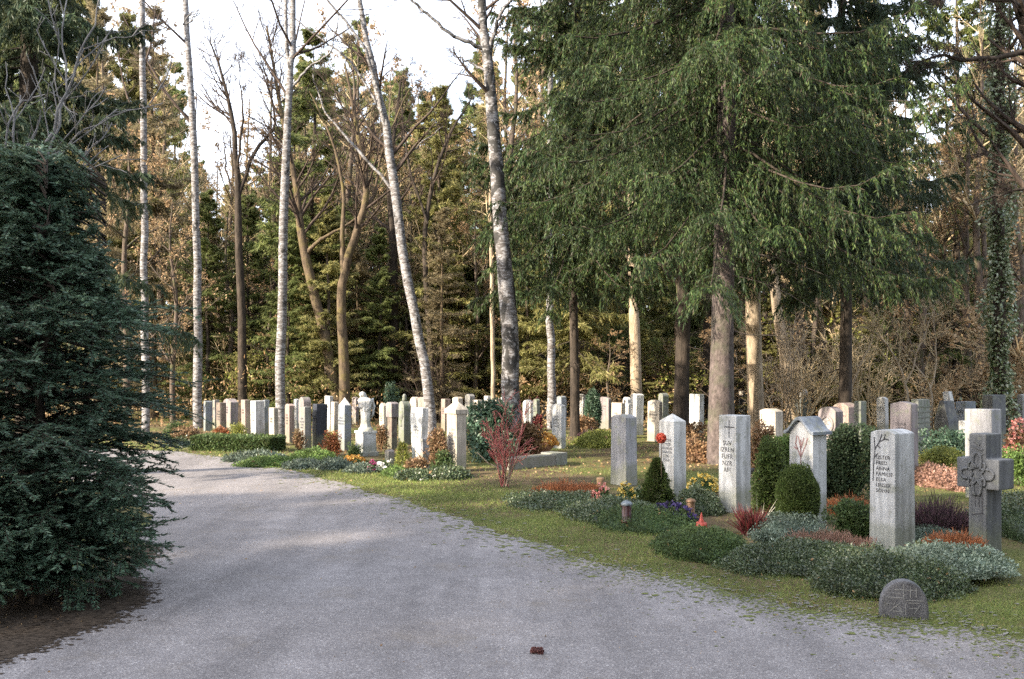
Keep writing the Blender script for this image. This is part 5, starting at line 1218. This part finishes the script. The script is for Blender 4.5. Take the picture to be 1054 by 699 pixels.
def small_things():
    # flower ball on a stick
    O = at(680.5, 522); e = empty('flower_ball_stake', O); tag(e, 'red flower ball on a thin stake in front of the white peaked pillar', 'decoration')
    zc = Z_at(451, O[1]); mb = MB(); tubes(mb, np.array([[(0, 0, 0), (.004, 0, zc*.5), (0, 0, zc)]]), np.array([[.006, .006, .005]]), 6); mb.build('stake', M['bark_brown'], e)
    r = rng_of(4); n = 500; N = norm(r.normal(size=(n, 3))); mb = MB(); lathe(mb, [(0, -.05), (.04, -.035), (.055, 0), (.04, .035), (0, .05)], 12, (0, 0, zc)); quads(mb, N*.052+np.array([0, 0, zc]), N+.7*r.normal(size=(n, 3)), np.full(n, .022), np.full(n, .016), r); mb.build('flower_ball', M['redpetal'], e)
    # lanterns
    def lantern(label, px, pyt, pyb, rad, body, lid, dz=0.0):
        O = at(px, pyb); h = (pyb-pyt)*O[1]/F; O[2] = dz; e = empty('grave_lantern', O); tag(e, label, 'lantern')
        mb = MB(); lathe(mb, [(0, 0), (rad*1.1, 0), (rad*1.1, h*.1), (rad*.92, h*.14), (rad*.95, h*.7), (rad*.9, h*.76), (0, h*.76)], 14); mb.build('body', M[body], e)
        mb = MB(); lathe(mb, [(rad*1.12, h*.765), (rad*1.15, h*.84), (rad*.8, h*.93), (rad*.3, h*.97), (0, h)], 14); mb.build('lid', M[lid], e)
    lantern('dark glass grave lantern with grey lid standing in the green mat', 645, 521, 545, .056, 'glass_dark', 'lid', .07)
    lantern('bronze brown lantern at the foot of the white peaked pillar', 711, 515, 534, .052, 'bronze', 'bronze', .03)
    O = at(618, 504); o = MB(); lathe(o, [(0, 0), (.055, 0), (.06, .06), (.055, .13), (.062, .16), (.05, .175), (0, .17)], 9); s = o.build('wooden_stub', M['stub'], None, O); tag(s, 'short brown wooden stub behind the primroses', 'stub')
    # red pot with spike
    O = at(722, 552); O[2] = .06; e = empty('red_candle', O); tag(e, 'small red grave candle with a pointed top near the fresh green cushion', 'candle')
    mb = MB(); lathe(mb, [(0, .0), (.05, .0), (.06, .04), (.055, .085), (0, .09)], 12); mb.build('cup', M['redglass'], e); mb = MB(); lathe(mb, [(.03, .09), (.018, .12), (.008, .17), (0, .19)], 8); mb.build('tip', M['redglass'], e)
    # terracotta bowl
    O = at(556, 470); e = empty('flower_bowl', O); tag(e, 'terracotta flower bowl with dried flowers beside the bluish white pillar', 'flower bowl')
    mb = MB(); lathe(mb, [(0, 0), (.16, 0), (.13, .05), (.22, .14), (.31, .24), (.32, .27), (.28, .26), (0, .24)], 18); mb.build('bowl', M['terracotta'], e)
    r = rng_of(44); n = 900; P, N = dome(r, n, .33, .33, .22, .15); P[:, 2] = np.abs(P[:, 2])+.25; mb = MB(); quads(mb, P*np.array([1, 1, 1]), N+.6*r.normal(size=(n, 3)), np.full(n, .06), np.full(n, .04), r); mb.build('dried_flowers', M['orange'], e)
    # dark bottle shaped vase on a stick
    O = at(774, 512); e = empty('grave_vase', O); tag(e, 'slim stake with small black cup beside the tall pale stone', 'vase'); zc = Z_at(484, O[1])
    mb = MB(); tubes(mb, np.array([[(0, 0, 0), (0, 0, zc)]]), np.array([[.006, .006]]), 6); mb.build('stake', M['reed'], e); mb = MB(); lathe(mb, [(0, zc-.05), (.015, zc-.05), (.03, zc), (.032, zc+.03), (0, zc+.03)], 10); mb.build('cup', M['ink'], e)
    # cone on the path
    O = at(552, 674); O[2] = .022; mb = MB(); r = rng_of(12)
    k = 0
    lathe(mb, [(0, -.04), (.009, -.036), (.013, -.016), (.013, .016), (.008, .036), (0, .04)], 10)
    n = 130; z = r.uniform(-.038, .038, n); a = r.uniform(0, 6.28, n); rr = .016*np.sqrt(np.maximum(.1, 1-(z/.055)**2)); P = np.stack([rr*np.cos(a), rr*np.sin(a), z], 1); D = np.stack([np.cos(a)*.8, np.sin(a)*.8, .9+0*a], 1); quads(mb, P, D, np.full(n, .016), np.full(n, .014), r, 0, .6)
    o = mb.build('spruce_cone', M['cone'], None, O); o.rotation_euler = (math.pi/2, 0, math.radians(80)); tag(o, 'fallen reddish brown spruce cone lying alone on the gravel path', 'cone')
small_things()

# ------------------------------------------------------------------ the forest behind
SKY_X = [0, 40, 90, 120, 150, 190, 198, 230, 285, 300, 330, 375, 400, 440, 470, 500, 530, 560, 600, 900, 925, 960, 1000, 1054]
SKY_Y = [-60, -60, -20, -10, 10, 60, 165, 180, 165, 90, 10, 20, 60, 100, 70, 40, -20, -60, -80, -80, 150, 190, 30, -40]
def forest():
    r = rng_of(200)
    protos = {}
    spec = {
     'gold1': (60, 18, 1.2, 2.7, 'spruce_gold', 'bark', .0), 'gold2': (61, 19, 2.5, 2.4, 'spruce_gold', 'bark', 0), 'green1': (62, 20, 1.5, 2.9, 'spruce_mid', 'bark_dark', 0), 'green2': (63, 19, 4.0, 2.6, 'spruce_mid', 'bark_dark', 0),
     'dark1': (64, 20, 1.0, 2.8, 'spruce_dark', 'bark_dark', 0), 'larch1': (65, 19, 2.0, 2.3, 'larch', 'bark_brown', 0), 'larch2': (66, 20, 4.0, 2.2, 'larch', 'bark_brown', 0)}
    kinds = {'gold': 'sunlit olive green spruce in the forest behind the graves', 'green': 'deep green spruce in the forest behind the graves', 'dark': 'very dark spruce in the depth of the forest', 'larch': 'brown sparse conifer in the forest behind the graves', 'beech': 'slender tree with withered orange brown leaves at the forest edge', 'bare': 'bare grey brown broadleaf tree in the forest behind the graves'}
    made = {}
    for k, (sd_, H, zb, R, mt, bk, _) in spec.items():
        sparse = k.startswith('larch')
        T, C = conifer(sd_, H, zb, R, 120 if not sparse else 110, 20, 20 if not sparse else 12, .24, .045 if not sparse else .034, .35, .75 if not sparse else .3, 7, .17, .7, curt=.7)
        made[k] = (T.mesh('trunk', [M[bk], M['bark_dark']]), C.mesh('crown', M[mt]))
    for k, sd_ in (('beech1', 70), ('beech2', 71), ('bare1', 72), ('bare2', 73)):
        H = 15 if k.startswith('beech') else 17
        T, C, (B, BR) = broadleaf(sd_, [(0, 0, -.1), (.1, .1, 4), (-.1, .2, 8), (.2, 0, 12), (.1, .1, H)], [.17, .15, .12, .07, .02], 22, .15 if k.startswith('beech') else .35, .8, .3, 3, 7, .07)
        if k.startswith('beech'):
            n = len(B)*3; par = np.repeat(np.arange(len(B)), 3); pos, tan, _ = interp(B, BR, par, r.uniform(.1, 1, n)); LB = MB()
            quads(LB, pos, tan*.3+r.normal(size=(n, 3))*.6+np.array([0, 0, -.4]), r.uniform(.09, .16, n), r.uniform(.06, .10, n), r); made[k] = (T.mesh('trunk', M['bark']), C.mesh('limbs', M['bark']), LB.mesh('leaves', M['beech']))
        else:
            made[k] = (T.mesh('trunk', M['bark']), C.mesh('crown', M['twig_dark' if k == 'bare1' else 'twig_gold']))
    def put(k, x, Y, s, sz=None, label=None):
        nm = {'gold': 'spruce_tree', 'green': 'spruce_tree', 'dark': 'spruce_tree', 'larch': 'larch_tree', 'beech': 'beech_tree', 'bare': 'bare_tree'}[k[:-1]]
        e = empty(nm, (x, Y, 0), r.uniform(0, 6.28)); e.scale = (s, s, sz or s)
        tag(e, label or kinds[k[:-1]], 'tree', {'gold': 'olive spruces of the forest', 'green': 'green spruces of the forest', 'dark': 'dark spruces of the forest', 'larch': 'brown conifers of the forest', 'beech': 'withered beeches of the forest edge', 'bare': 'bare trees of the forest'}[k[:-1]] if not label else None)
        for nme, me in zip(('trunk', 'crown', 'leaves'), made[k]):
            o = bpy.data.objects.new(nme, me); COL.objects.link(o); o.parent = e
    # (depth, number across, kinds)
    rows = [(92, 36, ['green1', 'dark1', 'gold2', 'gold1']), (36, 15, ['bare2', 'bare1', 'green2', 'beech2', 'gold2']), (41, 21, ['gold1', 'bare2', 'green1', 'gold2', 'bare2', 'larch1', 'green2']), (48, 22, ['gold1', 'green1', 'larch2', 'gold2', 'bare2', 'beech2', 'larch1']), (56, 27, ['green1', 'gold2', 'larch1', 'gold1', 'green2']), (66, 30, ['green1', 'gold2', 'gold1', 'larch2', 'green2']), (78, 34, ['dark1', 'green1', 'dark1', 'gold1'])]
    for Y0, n, ks in rows:
        for i in range(n):
            px = -30 + (i+.5)*1114/n + r.uniform(-.35, .35)*1114/n; Y = Y0 + r.uniform(-3, 3); k = ks[r.integers(len(ks))]
            ysk = np.interp(px, SKY_X, SKY_Y) + abs(r.normal())*22
            Hmax = Z_at(ysk, Y); H0 = 15 if k.startswith('beech') else 17 if k.startswith('bare') else 19
            Hh = min(Hmax, r.uniform(19, 25)); 
            if 195 < px < 290 and Y0 < 42 and k[:-1] != 'bare': k = 'bare1' if r.uniform() < .5 else k
            if px > 900 and Y0 < 50 and r.uniform() < .5: k = 'bare2'
            s = Hh/H0; put(k, X_at(px, Y), Y, float(np.clip(s, .55, 1.2))*(1.0 if s > .75 else 1.35), s)
    # brown leaved and sparse trees at the left edge, in front of the rest
    for (k, px, Y, H, lb) in (('larch1', 100, 33, 14.5, 'tall brown tinged conifer with sparse top behind the thin pale birch'), ('larch2', 158, 36, 14.5, 'brown sparse conifer between the thin pale birch and the slender birch'), ('beech1', 128, 27, 8.5, 'small beech with coppery withered leaves above the yew'), ('beech2', 178, 30, 7.0, 'low beech with golden brown leaves beside the slender birch'),
                           ('gold1', 340, 43, 15.5, 'sunlit olive spruce with pointed brown top between two birches'), ('gold2', 470, 38, 11.5, 'sunlit spruce with light green hanging twigs beside the stout old birch'), ('gold1', 425, 47, 13.5, 'yellowish spruce rising behind the leaning birch'), ('gold2', 592, 33, 14, 'sunlit spruce glowing behind the hanging green skirt'), ('green1', 985, 36, 19, 'tall green spruce with long sparse top behind the ivy tree'), ('bare2', 1005, 33, 15, 'bare straw coloured tree in front of the ivy tree'), ('beech1', 1048, 31, 9, 'coppery leaved tree behind the ivy trunk'), ('beech2', 950, 34, 7.5, 'thin coppery tree with pale limbs above the dazzling white stone')):
        H0 = 15 if k.startswith('beech') else 17 if k.startswith('bare') else 19
        put(k, X_at(px, Y), Y, H/H0*(1.15 if H < 15 else 1), H/H0, lb)
    # young trees at the forest edge that catch the sun
    for i in range(24):
        px = 205 + i*14.5 + r.uniform(-8, 8); Y = r.uniform(33, 39); k = ('gold1', 'gold2', 'beech1', 'green1', 'larch1', 'gold2')[r.integers(6)]; H = r.uniform(3.5, 8.5)
        put(k, X_at(px, Y), Y, H/19*1.5, H/19)
    for i in range(20):
        px = 196 + i*16.5 + r.uniform(-8, 8); Y = r.uniform(33, 46); ysk = r.uniform(70, 190); H = Z_at(ysk, Y); k = ('bare2', 'bare1', 'bare2', 'beech2', 'bare2')[i % 5]; put(k, X_at(px, Y), Y, H/17*1.15, H/17)
    for i in range(10):
        px = 790 + i*27 + r.uniform(-10, 10); Y = r.uniform(30, 42); H = r.uniform(9, 14); put('bare2' if i % 2 else 'beech1', X_at(px, Y), Y, H/17*1.1, H/17)
    for i in range(14):
        px = 600 + i*34 + r.uniform(-12, 12); Y = r.uniform(31, 37); k = ('gold1', 'beech2', 'beech1', 'gold2')[r.integers(4)]; H = r.uniform(3.0, 6.5)
        put(k, X_at(px, Y), Y, H/19*1.6, H/19)
    # trees beside the photographer that shade the path
    r = rng_of(555)
    for i in range(22):
        x = -33 - 4*(i % 2) + r.uniform(-1, 1); y = -31 + i*1.16
        put('dark1' if i % 3 else 'green1', x, y, 1.35, 1.17 + .04*r.uniform())
    for (x, y) in ((3.5, -9), (7, -8), (.5, -14), (-4.5, -16), (5, -14), (10, -13)): put('dark1', x, y, 1.2, 1.0)  # unseen trees added behind the camera to keep sky light off the stone sides
    for i in range(16):      # the wood beside and behind the photographer
        put(('dark1', 'green1', 'green2')[i % 3], 9.3 + 3.2*(i % 4) + r.uniform(-.8, .8), 2.5 - 4.6*(i//4) + r.uniform(-1.5, 1.5) - .8*(i % 4), 1.25, 1.0)
forest()

# scrub along the forest edge
def scrub():
    r = rng_of(300); protos = []
    for i, (bk, lf) in enumerate((('twig_gold', None), ('twig_dark', None), ('bark_pale', None), ('twig_gold', 'beech'), ('bark_brown', 'yellowgreen'))):
        nst = 9; mb = MB(); B = march(r, r.normal(size=(nst, 3))*np.array([.12, .12, 0]), norm(np.stack([r.normal(size=nst)*.45, r.normal(size=nst)*.45, np.ones(nst)], 1)), r.uniform(1.6, 3.2, nst), 7, .12, (0, 0, .03)); BR = np.repeat(np.linspace(.024, .008, 7)[None], nst, 0)
        S, SR = spawn(r, B, BR, 9, .2, 1, .7, .45, 5, .12, (0, 0, .03), .7, .5); S2, SR2 = spawn(r, S, SR, 6, .2, 1, .7, .55, 4, .12, (0, 0, .02), .8, .6, minlen=.2)
        tubes(mb, B, BR, 5); tubes(mb, S, np.maximum(SR, .007), 3); tubes(mb, S2, np.maximum(SR2, .006), 3)
        m = mb.mesh('stems', M[bk]); ml = None
        if lf:
            n = len(S2)*3; pos, tan, _ = interp(S2, SR2, np.repeat(np.arange(len(S2)), 3), r.uniform(0, 1, n)); lb = MB(); quads(lb, pos, tan*.3+r.normal(size=(n, 3)), r.uniform(.06, .12, n), r.uniform(.05, .08, n), r); ml = lb.mesh('leaves', M[lf])
        protos.append((m, ml))
    lab = ['straw coloured bare scrub at the forest edge', 'dark bare scrub at the forest edge', 'pale bare scrub at the forest edge', 'scrub with withered brown leaves at the forest edge', 'scrub with yellow green leaves at the forest edge']
    for i in range(115):
        px = r.uniform(150, 1085); Y = r.uniform(33, 52) if px < 760 else r.uniform(28, 46)
        k = r.choice(5, p=[.28, .2, .14, .2, .18]) if px < 760 else r.choice(5, p=[.38, .05, .22, .17, .18])
        s = r.uniform(.6, 1.35)*(1.25 if px > 780 else 1.0)
        e = empty('scrub_bush', (X_at(px, Y), Y, 0), r.uniform(0, 6.28)); e.scale = (s, s, s*r.uniform(.8, 1.1)); tag(e, lab[k], 'shrub', ('straw coloured scrub', 'dark scrub', 'pale scrub', 'brown leaved scrub', 'yellow green scrub')[k])
        o = bpy.data.objects.new('stems', protos[k][0]); COL.objects.link(o); o.parent = e
        if protos[k][1]: o = bpy.data.objects.new('leaves', protos[k][1]); COL.objects.link(o); o.parent = e
    # pale saplings in front of the scrub on the right
    Y = 26.0
    for j, (lbl, pts, rad, lim) in enumerate((
        ('pale curved sapling arching over the dark boulder stone', [(958, 448, 0), (958, 410, 0), (954, 392, 0), (940, 372, .1), (925, 350, .2)], [.055, .05, .035, .02, .008], [([(957, 402, 0), (965, 370, 0), (962, 320, .1), (975, 300, .2)], [.03, .025, .015, .006])]),
        ('forked pale sapling above the big brownish grey block', [(935, 450, 0), (932, 400, 0), (922, 370, 0), (905, 345, .1), (888, 335, .2)], [.05, .045, .035, .02, .008], [([(932, 395, 0), (950, 350, .1), (965, 320, .2), (968, 300, .2)], [.03, .025, .015, .006])]),
        ('bent pale sapling leaning out beside the white round topped stone', [(872, 445, 0), (876, 400, 0), (893, 360, 0), (905, 330, .1)], [.05, .04, .025, .008], []))):
        loc = (X_at(pts[0][0], Y), Y, 0); T, C, _ = broadleaf(310+j, px_poly(Y, pts, loc), rad, 12, .3, .7, .45, 3, 6, .04, [(px_poly(Y, a, loc), b) for a, b in lim], .8)
        finish_tree('sapling', lbl, T, C, M['bark_pale'], M['twig_gold'], loc)
    # undergrowth: brambles, ferns, dry stalks too many to count
    mb = MB(); n = 90000; Y = r.uniform(30, 62, n); P = np.stack([r.uniform(-.6, .6, n)*Y, Y, r.uniform(0, 1, n)**2.2*1.6], 1); c = vnoise(P, .8, 31); P = P[c > -.35]; P[:, 2] *= np.clip(.5+vnoise(P, .5, 33)*.6, .1, 1.5); n = len(P)
    D = r.normal(size=(n, 3))+np.array([0, 0, .5]); quads(mb, P, D, r.uniform(.08, .2, n), r.uniform(.02, .06, n), r)
    tag(mb.build('undergrowth', M['litter']), 'tangled brown undergrowth covering the forest floor', 'undergrowth', kind='stuff')
scrub()
